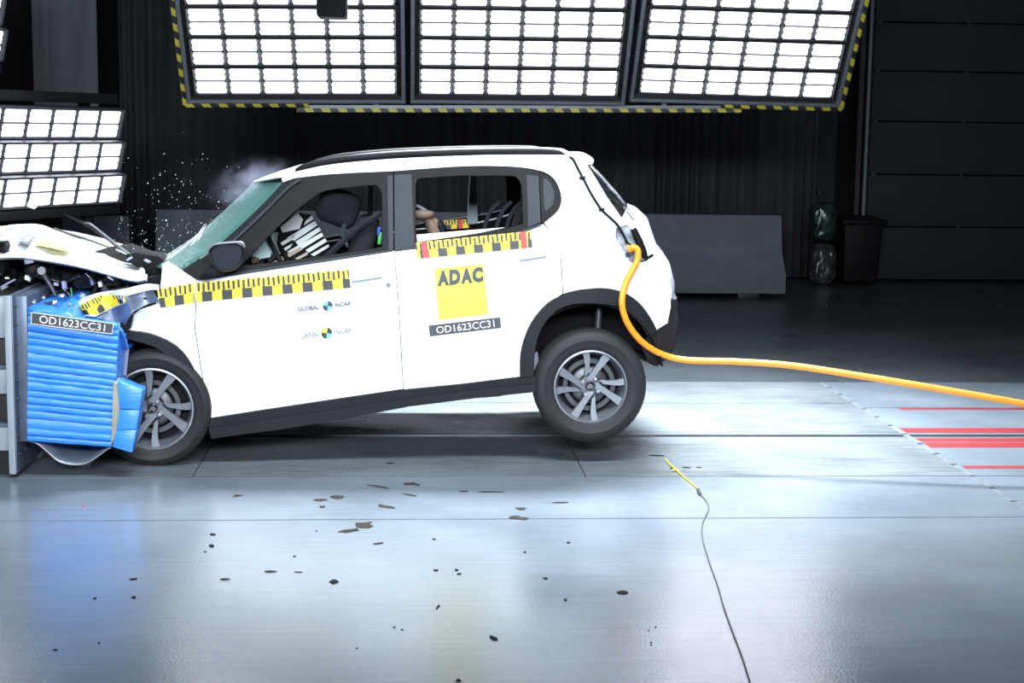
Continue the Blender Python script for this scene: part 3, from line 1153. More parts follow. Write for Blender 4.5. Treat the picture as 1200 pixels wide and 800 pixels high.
def across(name, pts, m, parent, crown, bow, n=20, thick=None, t0=0.0, t1=1.0):
    V, Fc = [], []
    k = len(pts)
    for i, p in enumerate(pts):
        c = crown(i / (k - 1)) if callable(crown) else crown
        b = bow(i / (k - 1)) if callable(bow) else bow
        for j in range(n + 1):
            V.append(cross(p, t0 + (t1 - t0) * j / n, c, b))
    for i in range(k - 1):
        for j in range(n):
            a = i * (n + 1) + j
            Fc.append((a, a + 1, a + n + 2, a + n + 1))
    o = mk(name, V, Fc, m, parent, angle=40)
    if thick:
        so = o.modifiers.new('solid', 'SOLIDIFY')
        so.thickness = thick
        so.offset = 0
    return o


roof = across('roof_panel', rl, M_WHITE, car, lambda t: .036 - .060 * (1 - t) ** 6, lambda t: -0.22 * (1 - t) ** 5, thick=.01)
across('headliner', [p - Vector((0, 0, .035)) for p in rl[3:-2]], M_DARK, roof, .03, 0, n=10)
rail_px = [(346, 199.5), (355, 196.5), (375, 191), (400, 187), (440, 183.3), (480, 180.8), (540, 178.6), (600, 177.6), (640, 178), (655, 179.8), (663, 182.5)]
for far in (False, True):
    pts = []
    for x, y in rail_px:
        p = P(x, y, .215)
        if far:
            p = Vector((p.x, 2 * YC - p.y, p.z))
        pts.append(p)
    V, Fc = [], []
    sp_ = smooth_path(pts, 5)
    for i, p in enumerate(sp_):
        k = min(i, len(sp_) - 1 - i) / 5
        h = .008 + .014 * min(1, k)
        for a in range(10):
            an = 2 * math.pi * a / 10
            V.append(p + Vector((0, .022 * math.cos(an), h * math.sin(an))))
    for i in range(len(sp_) - 1):
        for a in range(10):
            b = (a + 1) % 10
            Fc.append((i * 10 + a, i * 10 + b, i * 10 + 10 + b, i * 10 + 10 + a))
    Fc += [tuple(range(10)), tuple((len(sp_) - 1) * 10 + a for a in range(10))[::-1]]
    mk('roof_rail', V, Fc, M_BLACK, car, angle=60)
# spoiler
sp = [(664, 183.5), (690, 184.5), (696, 187.5), (694.5, 192.5), (689, 193), (676, 187)]
bm = bmesh.new()
rows = []
for t in np.linspace(0, 1, 13):
    rows.append([bm.verts.new(cross(P(x, y, .26), t, .02, .02)) for x, y in sp])
for a, b in zip(rows, rows[1:]):
    for i in range(len(sp)):
        bm.faces.new((a[i], a[(i + 1) % 6], b[(i + 1) % 6], b[i]))
bm.faces.new(rows[0])
bm.faces.new(rows[-1][::-1])
from_bm('roof_spoiler', bm, M_WHITE, car, angle=35)
# rear window, tailgate, corners
across('rear_window', [bpx(x, y) for x, y in ((691, 195), (704, 208), (722, 228), (735, 243))], glass_mat('rear_glass', (.1, .1, .12), .9, .1, True, (.6, .55, .7)), car, .0, .06, n=12, thick=.008)
tg = [P(x, y, .16) for x, y in ((731, 243), (737, 244), (748, 250), (757, 261), (761, 278), (765, 296), (768, 301))]
tail = across('tailgate', tg, M_WHITE, car, .0, lambda t: .03 + .08 * t, n=16, thick=.012)
across('lower_tailgate', [bpx(x, y) for x, y in ((768, 301), (779, 318), (784.5, 340), (784.5, 360), (781, 379))], M_WHITE, car, 0, .11, n=16, thick=.012)
sheet('tail_panel_corner', [(734, 245), (748, 250.5), (756.5, 261), (760.5, 278), (765, 297), (757, 301), (750, 287), (742, 270), (733.5, 262), (729, 255)], M_WHITE, car, off=.0, thick=.01)
tube('lamp_seal', [bpx(x, y, -.004) for x, y in ((742, 268), (749, 283), (754, 295), (757, 303))], [.018, .022, .02, .012], M_BLACK, car, n=3)
# exposed crumple pocket where the tail lamp was
pk = [(721, 278), (722, 267), (735, 263), (742, 268), (752, 290), (757, 304), (743, 309.5), (733, 303), (729, 291)]
sheet('lamp_pocket', pk, mat('pocket_primer', (.42, .47, .54), .35, .4, var=.35, nscale=20, bump=.6, bscale=25), car, off=.045, thick=.01, res=.015,
      dfun=lambda u, v: D(u, v) + .012 * noise.noise(Vector((u * 25, v * 25, 0))))
tube('lamp_wire', [bpx(x, y, o) for x, y, o in ((733, 283, .04), (738, 286, .0), (745, 289, -.01), (748, 296, .02))], .006, M_BLACK, car, n=4)
bm = bmesh.new()
bmesh.ops.create_cone(bm, cap_ends=True, segments=12, radius1=.018, radius2=.014, depth=.03, matrix=Matrix.Translation(bpx(738, 297, .02)) @ Matrix.Rotation(1.2, 4, 'X') @ Matrix.Rotation(.5, 4, 'Y'))
from_bm('cable_connector', bm, M_STEEL, car, angle=30)

# --- sill, wheel arches, bumper ----------------------------------------------------------
sill_o = [(241, 490.5), (300, 482), (400, 467), (473, 457), (540, 450.5), (610, 442.5), (628, 441), (628, 450), (560, 456.5), (470, 468), (400, 479), (320, 491), (245, 502)]
sill_l = [(245, 502), (320, 491), (400, 479), (470, 468), (560, 456.5), (628, 450), (628, 459), (560, 466), (480, 476), (400, 491), (330, 502.5), (290, 507.5), (248, 513.5)]
sl = sheet('sill_cladding', sill_o, M_CLAD, car, off=-.012, thick=.05, dfun=lambda u, v: D(u, v) + .05 * v)
sheet('sill_edge', sill_l, M_CLAD, sl, off=-.03, thick=.06, dfun=lambda u, v: D(u, v) + .12 * (v + .1))
sheet('sill_cladding', sill_o + [], M_CLAD, car, off=-.012, thick=.05, far=True)
ra_o = SP([(609.5, 442), (610, 415), (617, 390), (632, 366), (652, 350), (676, 341), (705, 337.5), (729, 342), (748, 353.5), (762, 371.5), (771, 389)], 3)
ra_i = SP([(758, 393), (747, 374), (729, 361), (700, 355.5), (671, 356.5), (650, 365.5), (635, 384), (627.5, 407), (625.5, 441)], 3)
both('wheel_arch', ra_o + ra_i, M_CLAD, car, off=-.02, thick=.06)
fa_o = SP([(145, 387), (175, 391.5), (206, 405), (226, 430), (238.5, 466), (244, 492)], 3)
fa_i = SP([(233, 497), (227, 476), (215, 446), (200, 421), (180, 406), (148, 397)], 3)
both('wheel_arch', fa_o + fa_i, M_CLAD, car, off=-.02, thick=.06)
sheet('rear_bumper_side', [(759, 394), (769, 388), (782, 380), (786, 352), (792, 350), (794, 372), (791, 402), (784, 416), (770, 427), (760, 424), (752, 408)], M_CLAD, car, off=.0, thick=.03,
      dfun=lambda u, v: D(min(u, 2.92), v))
across('rear_bumper', [bpx(x, y, .01) for x, y in ((786, 352), (792, 352), (793, 372), (790, 402), (783, 416), (768, 428))], M_CLAD, car, 0, .05, n=14, thick=.02)
across('underbody', [bpx(x, y, .06) for x, y in ((768, 427), (735, 410), (700, 400), (660, 415), (628, 456), (560, 464), (480, 474), (400, 489), (330, 500), (250, 508), (235, 470), (200, 430), (150, 420))], M_DARK, car, 0, 0, n=6, thick=.02)


def liner(name, px, py, r, a0, a1, far=False):
    c = P(px, py, 0.05)
    V, Fc = [], []
    n = 20
    for i in range(n + 1):
        a = math.radians(a0 + (a1 - a0) * i / n)
        for y in (.035, .40):
            yy = 2 * YC - y if far else y
            V.append(Vector((c.x + r * math.cos(a), yy, c.z + r * math.sin(a))))
    for i in range(n):
        Fc.append((2 * i, 2 * i + 1, 2 * i + 3, 2 * i + 2))
    ce = len(V)
    V.append(Vector((c.x, (2 * YC - .40) if far else .40, c.z)))
    for i in range(n):
        Fc.append((2 * i + 1, ce, 2 * i + 3))
    o = mk(name, V, Fc, M_DARK, car, angle=40)
    so = o.modifiers.new('solid', 'SOLIDIFY')
    so.thickness = .008
    so.offset = 0


liner('wheel_liner', 692, 440, .405, 8, 185)
liner('wheel_liner', 692, 440, .405, 8, 185, True)
liner('wheel_liner', 172, 474, .37, -25, 180)
liner('wheel_liner', 172, 474, .37, -25, 180, True)
tube('damper', [P(702, 360, .25), P(700, 400, .25), P(698, 448, .25)], [.02, .028, .03], M_ALLOYD, car, sm=False)
tube('rear_axle', [P(693, 447, .2) + Vector((0, 0, 0)), Vector((P(693, 447, .2).x, 2 * YC - .2, P(693, 447, .2).z))], .04, M_DARK, car, sm=False)
prism('tow_bracket', [(562, 463), (585, 461.5), (588, 464), (566, 466)], .10, .16, M_ALLOYD, car)
prism('arch_bracket', [(624, 415), (630, 412), (631, 423), (626, 434), (624, 426)], .09, .12, M_ALLOY, car)

# --- wheels ------------------------------------------------------------------------------
SPK_A = [(90, -246), (150, -214), (128, -190), (62, -108), (18, -34), (-22, -22), (-30, -52), (2, -90), (48, -160)]
SPK_B = [(-66, -243), (-10, -250), (-6, -205), (-8, -150), (-12, -92), (-38, -60), (-42, -100), (-36, -150), (-44, -198)]


def wheel(loc, name_, rim_s=1.0, spin=0.0, far=False):
    root = empty(name_, loc)
    root.parent = car
    root.matrix_parent_inverse = parent_world(car).inverted()
    ro = .318
    rr = .203 * rim_s
    # tyre: outer face at local -y
    bm = bmesh.new()
    prof = [(rr - .004, -.078), (rr + .006, -.088), (rr + .03, -.096), (rr + .055, -.099), (rr + .058, -.101), (ro - .042, -.098), (ro - .02, -.090), (ro - .008, -.078), (ro - .002, -.06),
            (ro, -.045), (ro - .006, -.043), (ro - .006, -.037), (ro, -.035), (ro, -.004), (ro - .006, -.002), (ro - .006, .004), (ro, .006),
            (ro, .035), (ro - .006, .037), (ro - .006, .043), (ro, .045), (ro - .004, .065), (ro - .02, .09), (rr + .03, .096), (rr, .085)]
    lathe(bm, prof, 72)
    # shoulder sipes
    for k in range(72):
        a = 2 * math.pi * (k + .5) / 72
        mt = Matrix.Rotation(-a, 4, 'Y')
        for sy in (-1, 1):
            add_box(bm, (ro - .012, sy * .066 - .010, -.0085), (ro - .0045, sy * .066 + .010, .0085), mt)
    ty = from_bm('tyre', bm, M_RUBBER, None, angle=28)
    ty.parent = root
    bm = bmesh.new()
    prof = [(rr - .002, -.080), (rr + .003, -.088), (rr - .006, -.090), (rr - .012, -.080), (rr - .016, -.06), (rr - .03, -.03), (rr - .035, .06), (rr - .01, .085)]
    lathe(bm, prof, 64)
    rim = from_bm('rim', bm, M_ALLOY, None, angle=35)
    rim.parent = root
    k = rr / 255.0
    first = None
    for q in range(4):
        for poly in (SPK_A, SPK_B):
            bm = bmesh.new()
            fr, bk = [], []
            for x, y in poly:
                x, z = x * k, -y * k
                r_ = math.hypot(x, z)
                dy = -.078 + .022 * (1 - r_ / rr) ** 1.0
                fr.append(bm.verts.new((x, dy, z)))
                bk.append(bm.verts.new((x * .97, dy + .035, z * .97)))
            n = len(poly)
            bm.faces.new(fr[::-1])
            bm.faces.new(bk)
            for i in range(n):
                bm.faces.new((fr[i], fr[(i + 1) % n], bk[(i + 1) % n], bk[i]))
            bmesh.ops.bevel(bm, geom=[e for e in bm.edges if all(v in fr for v in e.verts)], offset=.003, segments=1, affect='EDGES')
            bmesh.ops.triangulate(bm, faces=[f for f in bm.faces if len(f.verts) > 4])
            bmesh.ops.transform(bm, matrix=Matrix.Rotation(q * math.pi / 2 + spin, 4, 'Y'), verts=bm.verts)
            s = from_bm('spoke', bm, M_ALLOY, None, angle=30)
            s.parent = root
    bm = bmesh.new()
    r = lathe(bm, [(.0005, -.060), (.03, -.060), (.058, -.056), (.064, -.04), (.066, .0)], 32)
    hub = from_bm('hub', bm, M_ALLOYD, None, angle=35)
    hub.parent = root
    for q in range(4):
        a = math.radians(58 + 90 * q) - spin
        bm = bmesh.new()
        bmesh.ops.create_cone(bm, cap_ends=True, segments=6, radius1=.0135, radius2=.010, depth=.022, matrix=Matrix.Translation((.052 * math.cos(a), -.068, .052 * math.sin(a))) @ Matrix.Rotation(math.pi / 2, 4, 'X'))
        bo = from_bm('wheel_bolt', bm, M_STEEL, None, angle=30)
        bo.parent = hub
    bm = bmesh.new()
    lathe(bm, [(.0005, -.068), (.020, -.067), (.026, -.062), (.027, -.05)], 28)
    cap = from_bm('centre_cap', bm, M_GLOSSB, None, angle=35)
    cap.parent = hub
    bm = bmesh.new()
    for dz in (-.008, .004):
        for sx in (-1, 1):
            vs = [bm.verts.new(c) for c in ((0, -.0695, dz + .010), (sx * .017, -.0695, dz - .002), (sx * .017, -.0695, dz - .007), (0, -.0695, dz + .005))]
            bm.faces.new(vs)
    lg = from_bm('chevron_emblem', bm, M_STEEL, None)
    lg.parent = cap
    # brake drum / disc
    bm = bmesh.new()
    lathe(bm, [(.0005, -.02), (.09, -.02), (.105, -.012), (.108, .03)], 36)
    dr = from_bm('brake_drum', bm, M_ALLOYD, None, angle=35)
    dr.parent = root
    bm = bmesh.new()
    lathe(bm, [(.122, -.012), (.148, -.012), (.148, .0), (.122, .0), (.122, -.012)], 40)
    ds = from_bm('brake_ring', bm, M_ALLOYD, None, angle=35)
    ds.parent = root
    bm = bmesh.new()
    lathe(bm, [(.0005, .03), (rr - .03, .03)], 40)
    bk_ = from_bm('inner_wheel_shield', bm, M_DARK, None)
    bk_.parent = root
    if far:
        root.rotation_euler.z = math.pi
    return root


rw = P(690, 450, .10)
wheel(rw, 'rear_wheel', 1.0, 0.0)
wheel((rw.x, 2 * YC - .10, rw.z), 'rear_wheel', 1.0, .4, True)
fw = P(181, 483.5, .06)
wheel((fw.x, .06, .318), 'front_wheel', 1.1, math.radians(4))
wheel((fw.x + .12, 2 * YC - .10, .318), 'front_wheel', 1.05, .3, True)

# --- windscreen, wipers, mirror ---------------------------------------------------------
scr = [bpx(x, y, .02) for x, y in SP([(212, 317), (238, 299), (264, 280), (304, 242.5), (331, 214)], 4)]
ws = across('windscreen', scr, M_SCREEN, car, .01, lambda t: -.26 + .05 * t, n=26, thick=.006)
for pth in ([(196, 303), (215, 290), (240, 266)], [(202, 308), (222, 292), (240, 262)], [(206, 309), (226, 285), (236, 268)], [(210, 310), (224, 296), (242, 262)]):
    tube('glass_fold', [P(x, y, .42) for x, y in pth], [.006, .005, .001], M_SILVERP, ws, seg=5, n=3)
tube('pillar_strip', [bpx(x, y, -.006) for x, y in ((252, 300), (275, 281), (310, 248), (338, 220), (352, 211))], .008, M_GREYTRIM, door_f, n=3)
# door mirror
mi = empty('door_mirror', bpx(268, 300))
mi.parent = car
mi.matrix_parent_inverse = parent_world(car).inverted()
mo = rnd_corner([(243.5, 297), (247, 288), (258, 284.5), (275, 283.8), (285, 286), (287.5, 294), (283.5, 309), (274, 317.5), (259, 319), (249, 312)], None, 3, .4)
bm = bmesh.new()
cpx = (266, 301)
rings = []
for s, dY in ((.90, -.17), (1.0, -.15), (1.02, -.08), (.9, -.01), (.55, .03)):
    rings.append([bm.verts.new(P(cpx[0] + (x - cpx[0]) * s, cpx[1] + (y - cpx[1]) * s, dY)) for x, y in mo])
n = len(mo)
for a, b in zip(rings, rings[1:]):
    for i in range(n):
        bm.faces.new((a[i], a[(i + 1) % n], b[(i + 1) % n], b[i]))
bm.faces.new(rings[-1])
ring0 = [bm.verts.new(P(cpx[0] + (x - cpx[0]) * .84, cpx[1] + (y - cpx[1]) * .84, -.155)) for x, y in mo]
for i in range(n):
    bm.faces.new((rings[0][i], rings[0][(i + 1) % n], ring0[(i + 1) % n], ring0[i]))
from_bm('mirror_shell', bm, M_CLAD, mi, angle=45)
bm = bmesh.new()
bm.faces.new([bm.verts.new(P(cpx[0] + (x - cpx[0]) * .85, cpx[1] + (y - cpx[1]) * .85, -.156)) for x, y in mo])
from_bm('mirror_glass', bm, mat('mirror_pane', (.02, .023, .034), .25, .3), mi)
tube('mirror_rim', [P(x, y - .4, -.165) for x, y in ((244, 293), (250, 287), (266, 284.8), (283, 284.5), (286.5, 290))], .007, M_ALLOY, mi, n=4)
prism('mirror_arm', [(232, 326), (246, 312), (262, 316), (262, 322), (236, 328)], -.08, .05, M_BLACK, mi, bev=.004)
# wipers
wp = tube('wiper_arm', [P(x, y, .55) for x, y in ((180, 316), (176, 310), (158, 301), (136, 292))], [.012, .012, .009, .006], M_STEEL, car, n=4)
wp2 = tube('wiper_arm', [P(x, y, .55) for x, y in ((178, 314), (160, 303), (150, 297), (133, 284), (108, 264), (99, 261))], [.012, .01, .009, .009, .007, .006], M_ALLOYD, car, n=4)
tube('wiper_blade', [P(x, y, .56) for x, y in ((147, 297), (128, 281), (108, 267), (97, 261), (86, 256), (75, 251))], [.008, .010, .010, .008, .004, .002], M_BLACK, wp2, n=3)

# --- crumpled front end --------------------------------------------------------------------
near = SP([(-60, 306), (-25, 302), (0, 299), (20, 298), (42, 300), (90, 308), (130, 318.5), (158, 325.5), (172, 324)], 4)
farl = SP([(-60, 272), (-25, 268), (0, 266), (20, 264), (42, 263), (63, 268), (100, 281), (135, 293), (158, 303)], 4)
V, Fc = [], []
nn = 22
for i, (a, b) in enumerate(zip(near, farl)):
    p, q = P(a[0], a[1], .13), P(b[0], b[1], 1.25)
    for j in range(nn + 1):
        t = j / nn
        c = p.lerp(q, t)
        w_ = min(1, 4 * t) * min(1, 4 * (1 - t) + .2)
        z = .05 * noise.noise(Vector((c.x * 4, c.y * 3, 1))) + .028 * noise.noise(Vector((c.x * 11, c.y * 7, 5))) + .012 * abs(noise.noise(Vector((c.x * 22, c.y * 16, 2))))
        V.append(c + Vector((0, 0, z * w_ + .015 * math.sin(math.pi * t))))
for i in range(len(near) - 1):
    for j in range(nn):
        a = i * (nn + 1) + j
        Fc.append((a, a + nn + 1, a + nn + 2, a + 1))
bonnet = mk('bonnet', V, Fc, M_WHITE, car, angle=60)
so = bonnet.modifiers.new('solid', 'SOLIDIFY')
so.thickness = .012
# folded near lip of the bonnet
V, Fc = [], []
for a in near:
    p = P(a[0], a[1], .13)
    V += [p + Vector((0, .02, .012)), p + Vector((0, -.02, 0.0)), p + Vector((0, -.03, -.014)), p + Vector((0, .01, -.028))]
for i in range(len(near) - 1):
    for k in range(4):
        Fc.append((i * 4 + k, i * 4 + (k + 1) % 4, i * 4 + 4 + (k + 1) % 4, i * 4 + 4 + k))
mk('bonnet_lip', V, Fc, M_WHITE, bonnet, angle=50)


def hood_pt(px, py, off=0.0):
    """point on the bonnet surface seen at a pixel."""
    s = 0
    best = None
    for k in range(41):
        Y = .13 + (1.25 - .13) * k / 40
        p = P(px, py, Y)
        xs = [P(a[0], a[1], .13).lerp(P(b[0], b[1], 1.25), k / 40) for a, b in zip(near, farl)]
        z = np.interp(p.x, [c.x for c in xs], [c.z for c in xs]) + .03 + off
        if best is None or abs(p.z - z) < best[0]:
            best = (abs(p.z - z), p)
    return best[1] + Vector((0, 0, .004))


yt = [(42, 288), (47, 281.5), (65, 284.5), (84, 290), (80, 296), (60, 291.5)]
vv = [hood_pt(x, y) for x, y in yt]
mk('yellow_tape', vv + [p + Vector((0, 0, .004)) for p in vv], [(0, 1, 2, 5)[::-1], (2, 3, 4, 5)[::-1], (6, 7, 8, 11), (8, 9, 10, 11)] + [(i, (i + 1) % 6, 6 + (i + 1) % 6, 6 + i) for i in range(6)],
   mat('pale_yellow_tape', (.85, .80, .32), .5, var=.1), bonnet)
lv = [hood_pt(x, y) for x, y in ((22, 285.5), (33, 276.5), (42, 279), (33, 288.5))]
mk('warning_label', lv + [p + Vector((0, 0, .004)) for p in lv], [(3, 2, 1, 0), (4, 5, 6, 7)] + [(i, (i + 1) % 4, 4 + (i + 1) % 4, 4 + i) for i in range(4)], mat('label_grey', (.28, .31, .38), .5, var=.4, nscale=40), bonnet)
lv = [hood_pt(x, y) for x, y in ((25, 284.8), (34, 278.2), (39.5, 279.8), (32, 286.8))]
lv = [p + Vector((0, 0, .006)) for p in lv]
mk('label_print', lv + [p + Vector((0, 0, .002)) for p in lv], [(3, 2, 1, 0), (4, 5, 6, 7)] + [(i, (i + 1) % 4, 4 + (i + 1) % 4, 4 + i) for i in range(4)], mat('label_print_grey', (.55, .58, .66), .5, var=.4, nscale=60), bonnet)
# far fender strip and cowl
fs = [(64, 268), (90, 272), (120, 279), (150, 288), (186, 299)]
fi = [(64, 271), (90, 279), (120, 290), (150, 299), (182, 306)]
V = [P(x, y, 1.50) for x, y in fs] + [P(x, y, 1.36) for x, y in fi]
V += [p - Vector((0, 0, .03)) for p in V]
n = 5
Fc = [(i, i + 1, n + i + 1, n + i) for i in range(4)] + [(10 + i, 10 + n + i, 10 + n + i + 1, 10 + i + 1) for i in range(4)]
Fc += [(n + i, n + i + 1, 10 + n + i + 1, 10 + n + i) for i in range(4)] + [(i, 10 + i, 10 + i + 1, i + 1) for i in range(4)]
mk('far_fender_edge', V, Fc, M_WHITE, car, angle=30)
tube('bonnet_gap_seal', [P(x, y, 1.3) for x, y in ((63, 268.5), (80, 275), (100, 281), (135, 294), (160, 304))], .014, mat('olive_seal', (.05, .05, .035), .6), car, n=3)
prism('cowl', [(145, 299), (160, 296), (186, 300), (194, 306), (188, 322), (176, 324), (152, 308)], .45, .7, M_DARK, car, bev=.01)
rnd = random.Random(11)


def lump(name, px, py, sx, sy, Y, m, parent, seed, dep=.1, sub=2):
    """torn, angular fragment about sx x sy pixels across."""
    bm = bmesh.new()
    bmesh.ops.create_icosphere(bm, subdivisions=sub, radius=1)
    c = P(px, py, Y)
    k = (Y - CAM.y) / F
    rr_ = random.Random(seed)
    rot = Matrix.Rotation(rr_.uniform(-.6, .6), 3, 'Y')
    for v in bm.verts:
        q = v.co.copy()
        nn_ = 1 + .45 * noise.noise(q * 1.7 + Vector((seed * 3.1, 0, 0)))
        q = Vector([math.copysign(abs(t) ** .55, t) for t in q]) * nn_
        v.co = rot @ Vector((q.x * sx * k / 2, q.y * dep, q.z * sy * k / 2)) + c
    return from_bm(name, bm, m, parent, angle=25)


eng = lump('engine_block', 80, 330, 170, 52, .75, M_DARK, car, 3, .35)
prism('slam_panel', [(-40, 303), (0, 301), (60, 306), (140, 325), (150, 335), (100, 345), (40, 340), (-40, 345)], .62, 1.1, M_BLACK, car, bev=.02)
for i in range(26):
    px, py = rnd.uniform(-5, 135), rnd.uniform(306, 340)
    if py < 304 + (px - 20) * .14 + 4:
        py += 8
    lump('engine_fragment', px, py, rnd.uniform(8, 26), rnd.uniform(6, 16), rnd.uniform(.2, .45), rnd.choice((M_BLACK, M_BLACK, M_GLOSSB, M_GLOSSB, M_ALLOYD)), car, 20 + i, rnd.uniform(.02, .07))
for i, (px, py, sx, sy) in enumerate(((34, 306, 12, 7), (48, 317, 7, 7), (33, 326, 9, 6), (75, 334, 6, 12), (118, 333, 6, 8), (108, 331, 4, 9), (9, 332, 22, 3), (5, 337, 10, 4), (98, 346, 8, 7), (66, 333, 7, 4), (130, 326, 9, 3), (90, 356, 4, 14), (152, 303, 8, 3), (166, 315, 6, 5), (173, 306, 9, 4))):
    lump('metal_shard', px, py, sx, sy, .15 if px < 140 else .42, M_STEEL if i % 3 else M_LAV, car, 60 + i, .012, 1)
lump('headlamp_remnant', 1, 289, 18, 15, .18, M_BLACK, car, 88, .06)
tube('bonnet_stay', [P(x, y, .12) for x, y in ((47, 313), (50, 320), (55, 328), (61, 338), (65, 346))], [.022, .018, .013, .013, .012], M_ALLOYD, car, n=4)
bm = bmesh.new()
bmesh.ops.create_cone(bm, cap_ends=True, segments=16, radius1=.022, radius2=.022, depth=.02, matrix=Matrix.Translation(P(49, 317, .1)) @ Matrix.Rotation(math.pi / 2, 4, 'X'))
from_bm('stay_eye', bm, M_STEEL, car, angle=30)
for k, pth in enumerate((((20, 330), (45, 322), (70, 330), (95, 322)), ((100, 320), (112, 335), (105, 350)), ((60, 345), (75, 340), (85, 350)), ((120, 330), (140, 326), (150, 330)))):
    tube('engine_hose', [P(x, y, .22 + .03 * k) for x, y in pth], .014, M_GLOSSB, car, n=5)
tube('green_wire', [P(x, y, .14) for x, y in ((83, 337), (84, 345), (83, 356))], .004, mat('green_wire', (.05, .35, .12), .5), car, n=3)
# torn fender flaps
tf = [(114, 371), (130, 362.5), (148, 353), (150, 345), (165, 341), (178, 338.5), (183, 345), (187, 352.5), (170, 357.5), (158, 364), (151, 374), (147, 380), (136, 378)]
fdent = lambda u, v: D(u, v) - .02 + .02 * math.sin(u * 28 + v * 10) + .03 * noise.noise(Vector((u * 9, v * 9, 3)))
sheet('torn_inner_fender', tf, M_RAW, car, holes=[rnd_corner([(168, 348), (172, 348.5), (173, 351), (168, 350.5)], None, 2, .4)], off=-.02, thick=.008, res=.02, dfun=fdent)
wfp = SP([(84, 364), (96, 350), (115, 343), (150, 337), (172, 332.5), (187, 333)], 3) + [(187, 339), (178, 339), (150, 345.5), (148, 354), (128, 363), (113, 370), (92, 369)]
fl = sheet('fender_flap', wfp, M_WHITE, car, off=-.035, thick=.008, res=.02, dfun=fdent)
sheet('black_rag', [(140, 378), (147, 378), (152, 366), (156, 368), (153, 384), (147, 389), (139, 386)], M_BLACK, car, off=-.03, thick=.03, res=.02)
sheet('broken_liner', [(142, 394), (148, 398), (151, 410), (148, 440), (143, 440), (141, 425)], M_LAV, car, off=-.06, thick=.01)
sheet('liner_edge', [(137, 385), (143, 388), (143, 440), (138, 430)], mat('navy_film', (.05, .09, .3), .4), car, off=-.08, thick=.01)
lump('bumper_remnant', 120, 470, 60, 120, .45, M_DARK, car, 91, .2)
lump('arch_clip', 203, 416, 10, 4, .06, M_ALLOYD, car, 92, .01)
prism('front_crash_box', [(150, 330), (190, 322), (190, 345), (150, 352)], .3, .7, M_DARK, car)

# --- ruler tapes, signs, lettering --------------------------------------------------------


def ruler(name, quad, period, parent, pf, off, red=False, phase=0.0):
    """yellow strip; black blocks in the lower half, fine black teeth in the upper half."""
    L_ = math.hypot(quad[1][0] - quad[0][0], quad[1][1] - quad[0][1])
    rects = []
    nseg = max(2, int(L_ / 12))

    def rect(s0, s1, t0, t1, mi, o):
        s0, s1 = max(0, s0), min(1, s1)
        if s1 - s0 < 1e-4:
            return
        rects.append(([quad_pt(quad, s0, t0), quad_pt(quad, s1, t0), quad_pt(quad, s1, t1), quad_pt(quad, s0, t1)], mi, o))
    for i in range(nseg):
        rect(i / nseg, (i + 1) / nseg, 0, 1, 0, off)
    x = -phase * period
    while x < L_:
        rect((x + period * .5) / L_, (x + period) / L_, .5, 1.0, 1, off - .002)
        for q in range(4):
            a = x + period * (.04 + .25 * q)
            rect(a / L_, (a + period * .115) / L_, .0 if q % 2 else .06, .44 if q % 2 else .5, 1, off - .002)
        x += period
    if red:
        for a, b in ((.055, .105), (.905, .955)):
            rect(a, b, 0, 1, 2, off - .004)
    return decal(name, rects, [M_YEL, M_TBLACK, M_RED], parent, pf)


ruler('ruler_tape', [(486, 284.5), (622.5, 270.5), (624, 289.5), (489, 303)], 21.3, door_r, bpx, -.012, True, .3)
ruler('ruler_tape', [(229, 331.5), (408.5, 315.5), (411, 337), (230, 354)], 23.5, door_f, bpx, -.003, False, .2)
ruler('ruler_tape', [(184, 338.5), (227, 331.5), (228, 354.5), (188, 360)], 23.5, fe, bpx, -.006, False, .7)


def flap_pt(px, py, off=0.0):
    Y = 0.0
    for _ in range(6):
        p = P(px, py, Y + off - .035)
        Y = fdent(*UV(p))
    return P(px, py, Y + off - .035)


qs = [((90, 361), (104, 351.5), (114, 368.5), (94, 368.5)), ((104, 351.5), (118, 346), (131, 360), (114, 368.5)), ((118, 346), (147, 345.5), (148, 353.5), (131, 360))]
for q in qs:
    ruler('ruler_tape', q, 14, fl, flap_pt, -.006, False, .35)
# yellow sign with black lettering, number plate
sq = [(508.5, 314.5), (566.5, 309), (572.5, 368), (514.5, 375)]
rects = [([quad_pt(sq, i / 4, j / 4), quad_pt(sq, (i + 1) / 4, j / 4), quad_pt(sq, (i + 1) / 4, (j + 1) / 4), quad_pt(sq, i / 4, (j + 1) / 4)], 0, -.003) for i in range(4) for j in range(4)]
sg = decal('yellow_sign', rects, [M_SIGNY], door_r, bpx)
for ch_, xa, xb in (('A', 512.8, 525.6), ('D', 526.4, 539.3), ('A', 540.3, 553), ('C', 553.4, 565.8)):
    yb0 = lambda x: 335.3 - (x - 513) * .098
    text_decal('sign_letter', ch_, [(xa, yb0(xa) - 18), (xb, yb0(xb) - 18), (xb + .8, yb0(xb)), (xa, yb0(xa))], M_INKD, door_r, bpx, -.006, .075)
nq = [(502.3, 381.3), (586.2, 371.6), (587.3, 384), (503.8, 394)]
npl = decal('number_plate', [([quad_pt(nq, i / 6, 0), quad_pt(nq, (i + 1) / 6, 0), quad_pt(nq, (i + 1) / 6, 1), quad_pt(nq, i / 6, 1)], 0, -.003) for i in range(6)], [M_PLATE], door_r, bpx)
text_decal('plate_lettering', 'OD1623CC31', [quad_pt(nq, .10, .2), quad_pt(nq, .91, .17), quad_pt(nq, .91, .84), quad_pt(nq, .10, .82)], M_INKW, door_r, bpx, -.006, .0)
text_decal('badge_lettering', 'GLOBAL', [(348.8, 359.6), (374.5, 357.2), (374.7, 362.2), (349.2, 364.8)], M_INKG, door_f, bpx, -.004, .03)
